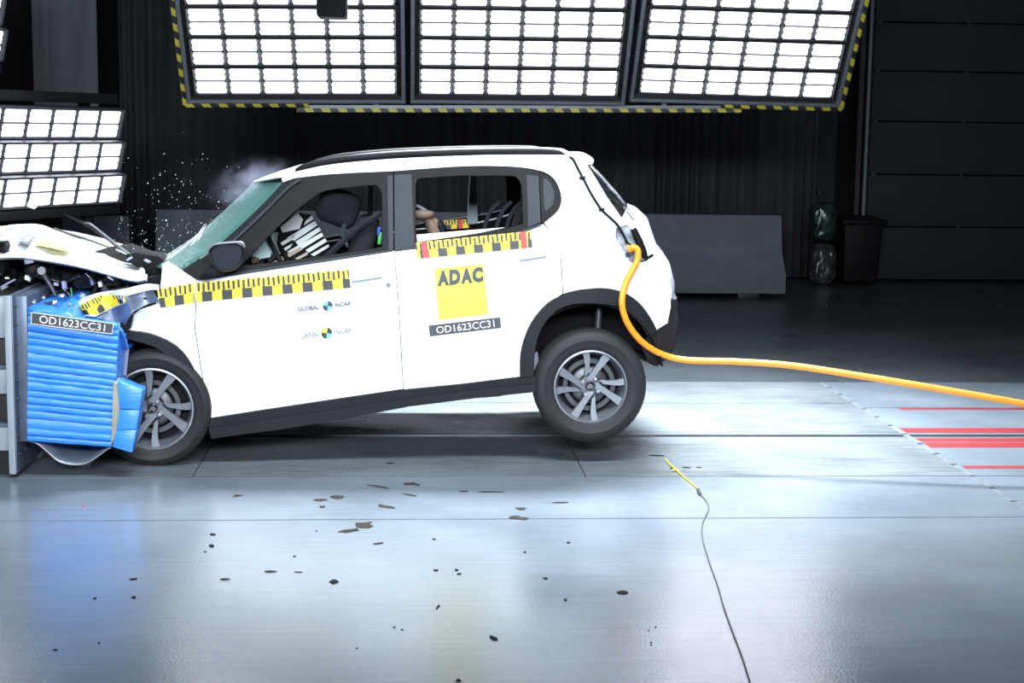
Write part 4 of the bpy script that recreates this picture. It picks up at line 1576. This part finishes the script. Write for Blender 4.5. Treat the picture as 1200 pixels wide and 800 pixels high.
text_decal('badge_lettering', 'NCAP', [(393, 354.8), (411, 353), (411, 357.8), (393.3, 359.8)], M_INKG, door_f, bpx, -.004, .03)
text_decal('badge_lettering', 'LATIN', [(353.4, 390.4), (372.4, 388.8), (372.4, 394.2), (353.8, 396.8)], M_INKL, door_f, bpx, -.004, .02)
text_decal('badge_lettering', 'NCAP', [(393, 385.9), (411.2, 384.2), (411.6, 389.9), (393.4, 392)], M_INKL, door_f, bpx, -.004, .02)
for cx_, cy_, r_, cols in ((384, 358.4, 5.9, (0, 1, 0, 1)), (383, 390.2, 6.5, (0, 1, 2, 1))):
    rects = []
    for q in range(4):
        pts = [(cx_, cy_)]
        for k in range(9):
            a = math.radians(90 * q + 90 * k / 8) - .1
            pts.append((cx_ + r_ * math.cos(a), cy_ - r_ * math.sin(a)))
        # quadrant order: top right, top left, bottom left, bottom right
        mi_ = [(0, 1, 0, 1), (0, 2, 0, 1)][0 if cols == (0, 1, 0, 1) else 1][q]
        rects.append((pts, mi_, -.004))
    decal('target_badge', rects, [M_TBLACK, M_INKB, M_SIGNY], door_f, bpx)

# --- cord along the rear pillar -----------------------------------------------------------
cd_ = tube('pillar_cord', [bpx(x, y, -.008) for x, y in ((667, 183.5), (672, 187), (677, 197), (684, 210), (694, 229), (705, 245.5), (715, 255), (724, 264), (731, 276), (735, 284))], .007, M_BLACK, car, n=4)
for x, y in ((682.5, 208.3), (705, 245.5)):
    c = bpx(x, y, -.01)
    rbox('cord_clip', (.032, .015, .02), c, (0, .1, 0), M_BLACK, cd_, .004, 2)
tube('tailgate_shutline', [bpx(x, y, -.001) for x, y in ((734, 247), (739, 253), (743, 258))], .003, M_BLACK, car, n=3)
tube('rear_window_seal', [bpx(x, y, -.002) for x, y in ((690, 194), (701, 210), (716, 231), (730, 247))], .005, M_BLACK, car, n=3)

# --- interior -----------------------------------------------------------------------------
SEAT_X = P(405, 300, .45)


def ipt(px, py, Y):
    return P(px, py, Y)


def seat(Y, name='front_seat'):
    c = P(404, 300, Y)
    root = empty(name, (c.x, Y, c.z))
    root.parent = car
    root.matrix_parent_inverse = parent_world(car).inverted()
    rbox('backrest', (.13, .46, .62), c + Vector((.06, 0, -.07)), (0, .28, 0), M_SEAT, root, .05)
    hp = P(397, 243, Y)
    rbox('headrest', (.24, .25, .20), hp, (0, .35, 0), M_SEAT, root, .06)
    for s in (-.06, .06):
        tube('headrest_post', [hp + Vector((.0, s, -.05)), hp + Vector((.05, s, -.22))], .007, M_ALLOY, root, sm=False)
    rbox('cushion', (.5, .46, .16), c + Vector((-.18, 0, -.42)), (0, -.1, 0), M_SEAT, root, .05)
    return root


s_n = seat(.42)
seat(1.20)
rbox('side_marker', (.02, .01, .07), P(445, 279, .19), (0, .1, 0), mat('marker_green', (.08, .5, .12), .5), s_n, .004, 2)
rbox('side_marker', (.02, .01, .05), P(444, 271, .19), (0, .1, 0), mat('marker_blue', (.03, .06, .5), .5), s_n, .004, 2)
tube('seat_belt', [P(x, y, .16) for x, y in ((447, 249), (425, 263), (408, 277), (392, 292), (380, 304))], .02, M_SEAT, car, n=4, seg=6)
tube('seat_belt', [P(x, y, .35) for x, y in ((380, 278), (388, 276.5), (397, 275))], .008, M_GREYTRIM, car, n=3, seg=6)
tube('belt_buckle', [P(x, y, .3) for x, y in ((404, 262), (402, 270), (402, 278))], .014, M_GREYTRIM, car, n=3, seg=6)
# rear bench
rb = empty('rear_bench', P(590, 300, YC))
rb.parent = car
rb.matrix_parent_inverse = parent_world(car).inverted()
c = P(593, 285, .83)
rbox('bench_back', (.14, 1.22, .62), c + Vector((.10, 0, -.05)), (0, .32, 0), M_SEAT, rb, .05)
rbox('bench_cushion', (.5, 1.22, .16), c + Vector((-.2, 0, -.38)), (0, -.1, 0), M_SEAT, rb, .05)
for px, Y in ((578, .9), (592, .72), (604, .55)):
    tube('bench_piping', [P(px + 8, 236, Y), P(px - 2, 246, Y), P(px - 9, 262, Y), P(px - 14, 285, Y)], .014, M_SEATG, rb, n=4)
# dashboard, steering wheel, airbag
prism('dashboard', [(222, 322), (250, 302), (278, 299), (290, 308), (298, 345), (240, 380)], .2, 1.45, M_DARK, car, bev=.03)
bm = bmesh.new()
n1, n2 = 28, 8
stc = P(330, 300, .42)
vs_ = [[bm.verts.new(stc + Matrix.Rotation(-.5, 3, 'Y') @ Vector(((.014 * math.cos(b)), (.18 + .014 * math.sin(b)) * math.cos(a), (.18 + .014 * math.sin(b)) * math.sin(a))))
        for b in [2 * math.pi * j / n2 for j in range(n2)]] for a in [2 * math.pi * i / n1 for i in range(n1)]]
for i in range(n1):
    for j in range(n2):
        bm.faces.new((vs_[i][j], vs_[(i + 1) % n1][j], vs_[(i + 1) % n1][(j + 1) % n2], vs_[i][(j + 1) % n2]))
from_bm('steering_wheel', bm, M_BLACK, car, smooth=True)
ab = lump('airbag', 309, 288, 34, 34, .45, mat('airbag_cloth', (.50, .66, .64), .8), car, 41, .14)
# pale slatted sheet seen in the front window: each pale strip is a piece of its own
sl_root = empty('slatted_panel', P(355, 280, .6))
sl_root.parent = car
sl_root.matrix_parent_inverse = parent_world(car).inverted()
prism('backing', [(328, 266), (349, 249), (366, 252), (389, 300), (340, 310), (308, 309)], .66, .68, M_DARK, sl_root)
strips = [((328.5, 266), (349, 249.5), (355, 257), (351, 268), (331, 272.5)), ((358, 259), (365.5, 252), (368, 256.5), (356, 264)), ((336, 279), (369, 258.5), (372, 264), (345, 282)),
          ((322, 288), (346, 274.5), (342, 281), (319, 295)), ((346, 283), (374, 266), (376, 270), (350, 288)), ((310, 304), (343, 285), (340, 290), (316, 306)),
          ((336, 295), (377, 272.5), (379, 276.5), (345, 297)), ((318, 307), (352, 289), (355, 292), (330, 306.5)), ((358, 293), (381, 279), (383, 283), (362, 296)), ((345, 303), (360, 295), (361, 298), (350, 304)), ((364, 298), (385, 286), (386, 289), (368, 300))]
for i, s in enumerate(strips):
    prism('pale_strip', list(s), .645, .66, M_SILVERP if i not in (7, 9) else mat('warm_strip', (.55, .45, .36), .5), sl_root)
lump('brown_glove', 299, 305, 9, 7, .3, M_FLESH, car, 44, .03)
# tape and trim on the far door, far pillar
ruler('ruler_tape', [(517, 258.5), (550, 256.5), (550, 267), (518, 269)], 14, door_rf, lambda x, y, o: P(x, y, 1.46 + o), 0.0, False, .2)
prism('red_tape', [(537.5, 257), (542, 256.7), (542, 267.5), (537.5, 268)], 1.455, 1.457, M_RED, door_rf)
prism('far_pillar', [(551, 205), (558, 205), (560, 262), (548, 262)], 1.40, 1.50, mat('far_pillar_trim', (.22, .28, .31), .5), car)
prism('far_pillar', [(432, 215), (438, 214), (437, 256), (430, 258)], 1.38, 1.46, mat('far_pillar_trim', (.22, .28, .31), .5), car)
# ------------------------------------------------------------------ child dummy in the rear seat


def skin_body(name, joints, edges, m, parent=None, root_i=0):
    me = bpy.data.meshes.new(name)
    me.from_pydata([tuple(j[0]) for j in joints], edges, [])
    o = bpy.data.objects.new(name, me)
    link(o, parent)
    md = o.modifiers.new('skin', 'SKIN')
    md.use_smooth_shade = True
    for i, j in enumerate(joints):
        sv = me.skin_vertices[0].data[i]
        sv.radius = (j[1], j[2] if len(j) > 2 else j[1])
        sv.use_root = i == root_i
    o.modifiers.new('sub', 'SUBSURF').levels = 2
    o.modifiers['sub'].render_levels = 2
    me.materials.append(m)
    return o


dm = empty('crash_dummy', P(560, 300, .40))
tag(dm, 'child crash dummy with a brown shoe raised at the rear window', 'dummy')
J = [(P(575, 312, .42), .085), (P(590, 306, .42), .09), (P(604, 300, .42), .085), (P(612, 296, .42), .045), (P(620, 292, .42), .08),
     (P(560, 312, .36), .06), (P(532, 300, .34), .052), (P(520, 282, .33), .042), (P(512, 270, .32), .034), (P(505, 260, .31), .03),
     (P(560, 312, .50), .06), (P(536, 288, .52), .05), (P(528, 274, .53), .045), (P(526, 290, .54), .04), (P(522, 312, .54), .034),
     (P(598, 306, .30), .04), (P(580, 316, .27), .034), (P(566, 322, .28), .028), (P(598, 306, .54), .04), (P(580, 316, .58), .034), (P(562, 322, .56), .028)]
EG = [(0, 1), (1, 2), (2, 3), (3, 4), (0, 5), (5, 6), (6, 7), (7, 8), (8, 9), (0, 10), (10, 11), (11, 12), (12, 13), (13, 14), (2, 15), (15, 16), (16, 17), (2, 18), (18, 19), (19, 20)]
skin_body('body', J, EG, M_SHIRT, dm)
# bare lower leg and shoe (sole up)
tube('lower_leg', [P(x, y, .305) for x, y in ((510, 273), (507, 266), (503, 258), (500, 252))], [.040, .036, .031, .036], M_FLESH, dm, seg=12, n=4)
sh = [(482.5, 251), (485, 247), (493, 245.2), (503, 246.5), (508.5, 248), (509.5, 252.5), (505, 256.5), (495, 258), (486, 257), (483, 255)]
bm = bmesh.new()
cx0 = (497, 251.5)
rings = []
for s, dY in ((.55, .245), (.88, .262), (1.0, .29), (1.0, .32), (.88, .348), (.55, .365)):
    rings.append([bm.verts.new(P(cx0[0] + (x - cx0[0]) * s, cx0[1] + (y - cx0[1]) * s, dY)) for x, y in sh])
for a, b in zip(rings, rings[1:]):
    for i in range(len(sh)):
        bm.faces.new((a[i], a[(i + 1) % len(sh)], b[(i + 1) % len(sh)], b[i]))
bm.faces.new(rings[0][::-1])
bm.faces.new(rings[-1])
from_bm('shoe', bm, M_FLESH, dm, smooth=True)
tube('trouser_cuff', [P(x, y, .305) for x, y in ((513, 259.5), (516, 265), (518, 270))], [.024, .03, .03], M_BLACK, dm, seg=10, n=3)
tube('shin_strap', [P(x, y, .30) for x, y in ((508, 257), (512, 262), (515, 267))], [.016, .02, .02], M_FLESH, dm, seg=10, n=3)
tube('white_lace', [P(x, y, .32) for x, y in ((488, 240.5), (494, 243.5), (500, 247.5))], .009, M_LAV, dm, seg=8, n=3)

# ------------------------------------------------------------------ crash barrier with blue honeycomb block
YB = -0.32
bar = empty('crash_barrier', (P(35, 500, YB).x, .1, 0))
tag(bar, 'steel crash barrier carrying a blue honeycomb block at the left edge', 'barrier')
px0, px1 = P(11, 450, YB).x, P(17.5, 450, YB).x
zt, zb = P(14, 346, YB).z, P(14, 555, YB).z
M_BARST = mat('barrier_steel', (.10, .128, .18), .42, .5, var=.15, nscale=9)
M_BARW = mat('barrier_white_paint', (.28, .32, .37), .45, var=.06)
pl = box('face_plate', (px0, YB, max(zb, .002)), (px1, 1.3, zt), M_BARST, bar, bev=.004)
box('plate_edge', (px0 - .012, YB - .012, max(zb, .002)), (px1 - .006, YB, zt), M_BARW, bar, bev=.002)
bxl = P(33, 440, YB).x
box('mount_plate', (px1, YB + .06, P(30, 520, YB).z), (bxl - .01, 1.2, P(57, 341, YB + .3).z), M_BARST, bar, bev=.003)
for z in np.linspace(zb + .1, zt - .06, 9):
    for y in (YB + .035, YB + .16):
        bm = bmesh.new()
        bmesh.ops.create_cone(bm, cap_ends=True, segments=6, radius1=.007, radius2=.007, depth=.008, matrix=Matrix.Translation((px1 + .004, y, z)) @ Matrix.Rotation(math.pi / 2, 4, 'Y'))
        from_bm('bolt', bm, M_ALLOYD, pl)
for y in (YB + .2, YB + .42, YB + .64, YB + .86):
    bm = bmesh.new()
    bmesh.ops.create_cone(bm, cap_ends=True, segments=12, radius1=.016, radius2=.016, depth=.014, matrix=Matrix.Translation((bxl - .004, y, P(40, 352, YB + .3).z)) @ Matrix.Rotation(math.pi / 2, 4, 'Y'))
    from_bm('bolt', bm, M_STEEL, pl)
# white trolley frame behind the plate
xl = px0 - .9
for ya, yb in ((350, 398), (431, 464), (499, 531)):
    for y0 in (YB + .06, 1.0):
        box('frame_beam', (xl, y0, P(4, yb, YB).z), (px0 - .01, y0 + .08, P(4, ya, YB).z), M_BARW, bar, bev=.006)
box('beam_flange', (xl, YB + .03, P(4, 433, YB).z), (px0 - .01, YB + .07, P(4, 429, YB).z), M_BARST, bar)
box('beam_flange', (xl, YB + .03, P(4, 501, YB).z), (px0 - .01, YB + .07, P(4, 497, YB).z), M_BARST, bar)
box('frame_post', (px0 - .1, YB + .1, 0.0), (px0 - .02, YB + .2, zt - .02), M_BANKD, bar, bev=.004)
box('frame_post', (px0 - .1, 1.0, 0.0), (px0 - .02, 1.1, zt - .02), M_BANKD, bar, bev=.004)
box('back_panel', (xl, .3, 0.05), (px0 - .02, .34, zt - .04), M_BANKD, bar)
# honeycomb block: stacked blue film layers
TL, TR, BR, BL = (33, 362), (139.5, 379), (131, 524), (32, 517)
blk = [TL, TR, BR, BL]
core = prism('honeycomb_core', [quad_pt(blk, .01, .14), quad_pt(blk, .99, .14), quad_pt(blk, .99, .99), quad_pt(blk, .01, .99)], YB + .02, YB + .95, M_BLUE, bar)
NL = 18
rl_ = random.Random(4)
cuts = [0] + sorted(min(.985, max(.02, (i + rl_.uniform(-.25, .25)) / NL)) for i in range(1, NL)) + [1]
for i in range(NL):
    t0, t1 = cuts[i] + .0009, cuts[i + 1] - .0009
    e = rl_.uniform(-.004, .003)
    wob = [rl_.uniform(-.003, .003) for _ in range(9)]
    top = [quad_pt(blk, s / 8, t0 + wob[s]) for s in range(9)]
    bot = [quad_pt(blk, s / 8, t1 + wob[s] * .5) for s in range(9)]
    V, Fc = [], []
    for k in range(9):
        zw = rl_.uniform(-.004, .004)
        a = P(*top[k], YB + e)
        b = P(*bot[k], YB + e)
        mid = a.lerp(b, .5) + Vector((0, -.001 + zw * .6, 0))
        V += [a + Vector((0, .03, 0)), a + Vector((0, .004, 0)), a.lerp(b, .2) + Vector((0, -.001 + zw * .6, 0)), mid, a.lerp(b, .8) + Vector((0, -.001, 0)), b + Vector((0, .004, 0)), b + Vector((0, .03, 0))]
    for k in range(8):
        for q in range(6):
            Fc.append((k * 7 + q, (k + 1) * 7 + q, (k + 1) * 7 + q + 1, k * 7 + q + 1))
    Fc += [tuple(range(7)), tuple(56 + q for q in range(7))[::-1]]
    mk('film_layer', V, [f[::-1] for f in Fc], M_BLUE, bar, angle=60)
# crumpled top of block
V, Fc = [], []
for i in range(13):
    for j in range(9):
        s = i / 12
        p = P(*quad_pt(blk, s, 0), YB)
        y = YB + .9 * j / 8
        z = p.z + .012 + .02 * noise.noise(Vector((s * 6, y * 6, 0))) + .05 * math.exp(-((s - .35) ** 2) / .02) * sstep(.1, .5, j / 8) - .02 * s - .16 * sstep(.42, .6, s) * sstep(0, .35, j / 8)
        V.append(Vector((p.x, y, z)))
for i in range(12):
    for j in range(8):
        a = i * 9 + j
        Fc.append((a, a + 9, a + 10, a + 1))
tp = mk('block_top', V, Fc, M_BLUE, bar, angle=50)
so = tp.modifiers.new('solid', 'SOLIDIFY')
so.thickness = .02
for i, (px, py, sx, sy) in enumerate(((48, 359, 22, 5), (58, 355, 16, 4), (65, 354, 6, 6), (82, 362, 4, 14), (72, 346, 7, 4))):
    lump('loose_fragment', px, py, sx, sy, YB + .2, M_ALLOYD if i < 2 else M_STEEL, bar, 130 + i, .02)
nq2 = [(37, 366), (133, 379.3), (131.5, 391.3), (36.3, 379.3)]
prism('number_board', nq2, YB - .028, YB - .016, M_PLATE, bar)
lnw = .35
for a, b in ((0, 1), (1, 2), (2, 3), (3, 0)):
    A_, B_ = nq2[a], nq2[b]
    tube('board_border', [P(*A_, YB - .029), P(*B_, YB - .029)], .002, M_INKW, bar, sm=False, seg=5)
text_decal('board_lettering', 'OD1623CC31', [quad_pt(nq2, .10, .14), quad_pt(nq2, .905, .17), quad_pt(nq2, .905, .84), quad_pt(nq2, .10, .83)], M_INKW, bar, lambda x, y, o: P(x, y, YB - .028 + o), -.002, .002)
# folded-out bumper element
for q in (((137.5, 446), (167, 457.5), (163.5, 480), (140, 479)), ((140, 480), (163.3, 480.5), (160, 503), (136.5, 504)), ((136.3, 504.5), (160, 503.7), (154.5, 530.5), (131.5, 523.5))):
    prism('bumper_block', list(q), YB - .03, YB + .10, M_BLUE, bar, bev=.004)
prism('core_sheet', [(132.5, 447), (146, 455), (144.5, 478), (141, 500), (130, 522), (131, 500)], YB - .015, YB + .14, M_BEIGE, bar, bev=.003)
# bent aluminium tray under the block
pth = SP([(33, 517), (44, 521), (56, 531), (68, 541), (82, 545), (98, 544.5), (110, 538.5), (122, 530), (132, 522)], 5)
V, Fc = [], []
ny = 7
for x, y in pth:
    for j in range(ny):
        p = P(x, y, YB + .05)
        V.append(p + Vector((0, .7 * j / (ny - 1), (.13 * (j / (ny - 1))) * max(0, (y - 517) / 28))))
for i in range(len(pth) - 1):
    for j in range(ny - 1):
        a = i * ny + j
        Fc.append((a, a + 1, a + ny + 1, a + ny))
bs = mk('bent_tray', V, Fc, M_ALU, bar, angle=60)
so = bs.modifiers.new('solid', 'SOLIDIFY')
so.thickness = .008

# ------------------------------------------------------------------ orange cable
oc = tube('orange_cable', [bpx(737, 293, .0), bpx(742, 289.5, -.02), bpx(747.5, 294, -.03), bpx(746.5, 306, -.035), bpx(740, 318, -.045), bpx(733, 333, -.05), P(729, 350, -.06), P(730.5, 366, -.06), P(738, 383, -.04), P(753, 401, .0), P(776, 415, .05),
                           P(806, 422, .05), P(860, 423.5, .0), P(925, 428, -.08), P(1000, 439, -.18), P(1100, 455.5, -.3), P(1200, 473, -.4), P(1270, 487, -.45), P(1380, 530, -.5), P(1460, 574, -.5)], .018, M_ORANGE, seg=12, n=10)
tag(oc, 'thick orange cable trailing from the car tail to the right edge', 'cable')

# thin wire on the floor
wr_ = empty('floor_wire', G(826, 600))
tag(wr_, 'thin grey wire with a yellow end lying on the near floor', 'wire')
tube('yellow_end', [G(x, y, .006) for x, y in ((780, 538), (785, 544), (793, 551), (803, 560), (812, 567), (818, 573))], .0042, mat('wire_yellow', (.75, .72, .05), .5), wr_, n=5, seg=6)
tube('wire_plug', [G(x, y, .008) for x, y in ((818, 573), (820.5, 579))], .009, M_ALLOYD, wr_, sm=False, seg=8)
tube('wire_core', [G(x, y, .005) for x, y in ((820.5, 579), (828, 587), (830.5, 596), (826, 606), (822.5, 617), (824, 633), (832, 660), (842, 688), (848, 710), (858, 738), (870, 770), (884, 815), (905, 880))], .003, mat('wire_grey', (.07, .075, .075), .5), wr_, n=6, seg=6)
rbox('tape_dot', (.03, .02, .004), G(791, 550, .010), (0, 0, .4), M_SIGNY, wr_, .001, 1)

# ------------------------------------------------------------------ debris on the floor


def chip(px, py, wpx, hpx, m, label, group, seed, rot=0.0, pts=7, name='debris_chip'):
    """flat shard lying on the floor, about wpx x hpx pixels in the photo."""
    c = G(px, py)
    k = (c.y - CAM.y) / F
    a, b = wpx * k / 2, hpx * k / 2 * 5.0
    r = random.Random(seed)
    top, bot = [], []
    for i in range(pts):
        an = 2 * math.pi * i / pts
        rr_ = r.uniform(.45, 1.15)
        x, y = a * rr_ * math.cos(an), b * rr_ * math.sin(an)
        top.append(Vector((x * math.cos(rot) - y * math.sin(rot), x * math.sin(rot) + y * math.cos(rot), 0)))
    th = r.uniform(.002, .004)
    V = [c + p + Vector((0, 0, .0015)) for p in top] + [c + p * .82 + Vector((0, 0, th + r.uniform(0, .002))) for p in top]
    n = pts
    Fc = [tuple(range(n))[::-1], tuple(range(n, 2 * n))] + [(i, (i + 1) % n, n + (i + 1) % n, n + i) for i in range(n)]
    return tag(mk(name, V, Fc, m), label, 'debris', group)


GB, GD = 'brown paint flakes on the near floor', 'dark chips scattered on the near floor'
for i, (x, y, w_, h_, r_, lab) in enumerate((
        (278, 581, 12, 3, -.9, 'lone curled brown flake on the left of the pale floor strip'),
        (397, 582.5, 19, 3.5, -.3, 'broad brown flake upper of the pair on the pale strip'),
        (376, 586, 15, 2.2, -.2, 'ragged brown flake left of the broad flake'),
        (378, 594, 7, 1.6, 0, 'tiny brown flake below the ragged flake'),
        (482, 567, 23, 3.2, -.2, 'largest oval brown flake near the track plate edge'),
        (453, 594, 27, 1.6, -.75, 'long narrow brown sliver on the pale strip'),
        (447, 571, 34, 1.0, -.6, 'thin brown sliver nearest the track plate'),
        (480, 580, 22, 1.0, -.6, 'thin brown sliver right of the long sliver'),
        (410, 622, 12, 5.2, -1.0, 'pointed dark brown flake just below the floor joint'),
        (426, 615, 27, 5.0, -.45, 'large torn brown flake lying on the floor joint'),
        (442, 637, 7, 3, -1.0, 'small brown flake below the torn flake'),
        (608, 607, 24, 3.0, -.5, 'torn brown flake at the joint below the rear sill'),
        (609, 596, 15, 2.2, -.4, 'small brown flake above the torn one at the joint'),
        (658, 589, 28, .9, .15, 'thin brown streak of paint right of the torn flakes'))):
    chip(x, y, w_ * 1.2, h_ * 1.3, M_CHIPB, lab, GB, 200 + i, r_, 9, 'paint_flake')
for i, (x, y, w_, h_, r_, lab) in enumerate((
        (249, 626, 8, 3.4, 0.5, 'upper of two stacked dark chips left of the brown flakes'),
        (248, 640, 9, 3.0, 0.4, 'lower of two stacked dark chips left of the brown flakes'),
        (240, 647, 4, 1.2, 0, 'dot-sized dark crumb under the two stacked chips'),
        (157, 679, 11, 1.8, 0, 'flat dark chip upper of the pair below the front wheel'),
        (157, 700.5, 9, 2.4, 0.2, 'dark chip lower of the pair below the front wheel'),
        (111, 701.5, 7, 1.4, 0, 'small dark chip left of the lower front-wheel chip'),
        (65, 762, 8, 1.2, 0, 'leftmost dark chip near the bottom left corner'),
        (116, 754, 4, 1.8, 0, 'dark crumb right of the bottom left chip'),
        (511, 668.5, 8, 1.2, 0, 'flat dark chip left of the two touching chips'),
        (509, 632, 7, 1.0, 0, 'thin dark chip under the joint between brown flakes'),
        (535, 668, 6, 2.0, 0, 'upper of two touching dark chips under the rear door'),
        (538, 672.5, 6, 1.6, 0, 'lower of two touching dark chips under the rear door'),
        (462, 735, 4, 1.0, -0.4, 'left of two tiny dark crumbs above the heart-shaped chip'),
        (471, 738, 4, 1.0, -0.4, 'right of two tiny dark crumbs above the heart-shaped chip'),
        (513.5, 711, 5, 6.5, -0.3, 'upright dark sliver below the two touching chips'),
        (639, 678, 9, 3.0, 0, 'rounded dark chip left of the dark splinter'),
        (663, 703, 6, 2.2, 0, 'small dark chip just below the rounded one'),
        (615, 647, 5, 1.6, 0, 'small dark chip above and left of the rounded one'),
        (666, 636, 6, 1.4, 0, 'small dark chip under the rear wheel near the joint'),
        (577, 576.5, 46, 0.7, 0, 'longest thin dark streak on the pale floor strip'),
        (543, 576, 16, 0.6, 0, 'short thin dark streak left of the longest streak'),
        (763, 753, 3, 0.8, 0, 'third of four dark dots left of the wire'),
        (763, 756, 3, 0.8, 0, 'lowest of four dark dots left of the wire'),
        (768, 735, 3, 0.8, 0, 'topmost of four dark dots left of the wire'),
        (760, 739, 3, 0.7, 0, 'second of four dark dots left of the wire'),
        (805, 548, 12, 1.4, -0.2, 'dark chip beside the yellow wire end'),
        (820, 548, 10, 0.8, 0, 'thin dark streak right of the yellow wire end'),
        (788, 549, 8, 0.8, 0, 'tiny dark streak touching the yellow wire end'),
        (770, 534, 22, 0.7, 0, 'thin dark streak left of the yellow wire tip'),
        (345, 652, 5, 0.7, 0, 'tiny dark streak above the three flat streaks'),
        (262, 679, 15, 0.8, 0, 'leftmost of three flat dark streaks on the mid floor'),
        (317, 670, 16, 0.8, 0, 'middle of three flat dark streaks on the mid floor'),
        (350, 670.5, 14, 0.8, 0, 'rightmost of three flat dark streaks on the mid floor'),
        (537, 798, 10, 2.2, 0, 'dark chip cut by the bottom edge of the view'),
        (418, 760, 4, 0.7, 0, 'lone dark dot on the bright lower middle floor'),
        (371, 622, 3, 1, 0, 'dark dot left of the pointed brown flake'),
        )):
    chip(x, y, w_, h_, M_CHIPD, lab, GD, 300 + i, r_, 7)
chip(392, 682, 14, 3.6, M_CHIPD, 'largest dark chip, a rounded triangle below the front door', GD, 401, -.1, 8)
chip(578, 748, 10, 5.0, M_CHIPD, 'dark heart-shaped chip lowest on the middle floor', GD, 402, .3, 8)
chip(731, 695, 17, 3.4, M_CHIPD, 'dark splinter left of the thin floor wire', GD, 403, -.8, 7)
chip(98, 593, 9, 2.2, mat('red_chip', (.6, .05, .06), .5), 'small red chip on the left of the pale floor strip', None, 404, .3, 4)
chip(458, 543, 12, 1.2, M_CHIPD, 'dark smear-like chip on the track plate under the car', GD, 405, .1, 8)
# flying fragment in front of the left light bank
fr_ = lump('flying_fragment', 38, 239, 11, 10, .5, mat('pale_green_shard', (.75, .85, .7), .3), None, 77, .012)
tag(fr_, 'pale flying shard just below the left light bank', 'debris')

# glass specks in the air: too many to count
V, Fc = [], []
rs = random.Random(21)
for i in range(330):
    if i < 230:
        px = rs.gauss(215, 45)
        py = rs.gauss(255, 38)
        if py > 318 - (px - 150) * .35 + 20 or px < 120:
            continue
    else:
        px, py = rs.gauss(175, 25), rs.gauss(285, 18)
    if py > 310:
        continue
    c = P(px, py, rs.uniform(.3, 1.1))
    r = abs(rs.gauss(.0012, .0014)) + .0012
    s = len(V)
    V += [c + Vector(d) * r for d in ((1, 0, -.5), (-.5, .8, -.5), (-.5, -.8, -.4), (.1, 0, 1))]
    Fc += [(s, s + 2, s + 1), (s, s + 1, s + 3), (s + 1, s + 2, s + 3), (s + 2, s, s + 3)]
gs = mk('glass_specks', V, Fc, mat('glass_speck', (.55, .6, .62), .3))
tag(gs, 'cloud of tiny glass specks flying over the bonnet', 'glass', kind='stuff')

# ------------------------------------------------------------------ airbag dust drifting from the windscreen


def puff(px, py, Y, rx, ry, rz, dens_, rot, seed, label):
    c = P(px, py, Y)
    bm = bmesh.new()
    bmesh.ops.create_icosphere(bm, subdivisions=3, radius=1)
    me = bpy.data.meshes.new('dust_cloud')
    bm.to_mesh(me)
    bm.free()
    o = bpy.data.objects.new('dust_cloud', me)
    o.location = c
    o.scale = (rx, ry, rz)
    o.rotation_euler.y = rot
    COL.objects.link(o)
    m = bpy.data.materials.new('dust_%d' % seed)
    m.use_nodes = True
    nt = m.node_tree
    nt.nodes.remove(nt.nodes['Principled BSDF'])
    pv = nt.nodes.new('ShaderNodeVolumePrincipled')
    pv.inputs['Color'].default_value = (.72, .76, 1.0, 1)
    pv.inputs['Anisotropy'].default_value = .2
    nt.links.new(pv.outputs[0], nt.nodes['Material Output'].inputs['Volume'])
    tc = nt.nodes.new('ShaderNodeTexCoord')
    ln = nt.nodes.new('ShaderNodeVectorMath')
    ln.operation = 'LENGTH'
    nt.links.new(tc.outputs['Object'], ln.inputs[0])
    fo = nt.nodes.new('ShaderNodeMapRange')
    fo.interpolation_type = 'SMOOTHSTEP'
    fo.inputs['From Min'].default_value = 1.0
    fo.inputs['From Max'].default_value = .1
    nt.links.new(ln.outputs['Value'], fo.inputs['Value'])
    n = nt.nodes.new('ShaderNodeTexNoise')
    n.inputs['Scale'].default_value = 2.2
    n.inputs['Detail'].default_value = 4
    nt.links.new(tc.outputs['Object'], n.inputs['Vector'])
    nr = nt.nodes.new('ShaderNodeMapRange')
    nr.inputs['From Min'].default_value = .38
    nr.inputs['From Max'].default_value = .68
    nr.inputs['To Max'].default_value = dens_
    nt.links.new(n.outputs['Fac'], nr.inputs['Value'])
    mu = nt.nodes.new('ShaderNodeMath')
    mu.operation = 'MULTIPLY'
    nt.links.new(fo.outputs[0], mu.inputs[0])
    nt.links.new(nr.outputs[0], mu.inputs[1])
    nt.links.new(mu.outputs[0], pv.inputs['Density'])
    me.materials.append(m)
    return tag(o, label, 'smoke', kind='stuff')


puff(292, 216, .45, .28, .2, .16, 3.0, -.4, 1, 'wisp of pale lavender dust above the windscreen top')
puff(292, 266, .30, .16, .12, .15, 3.0, -.7, 2, 'faint lavender dust in the lower corner of the front window')
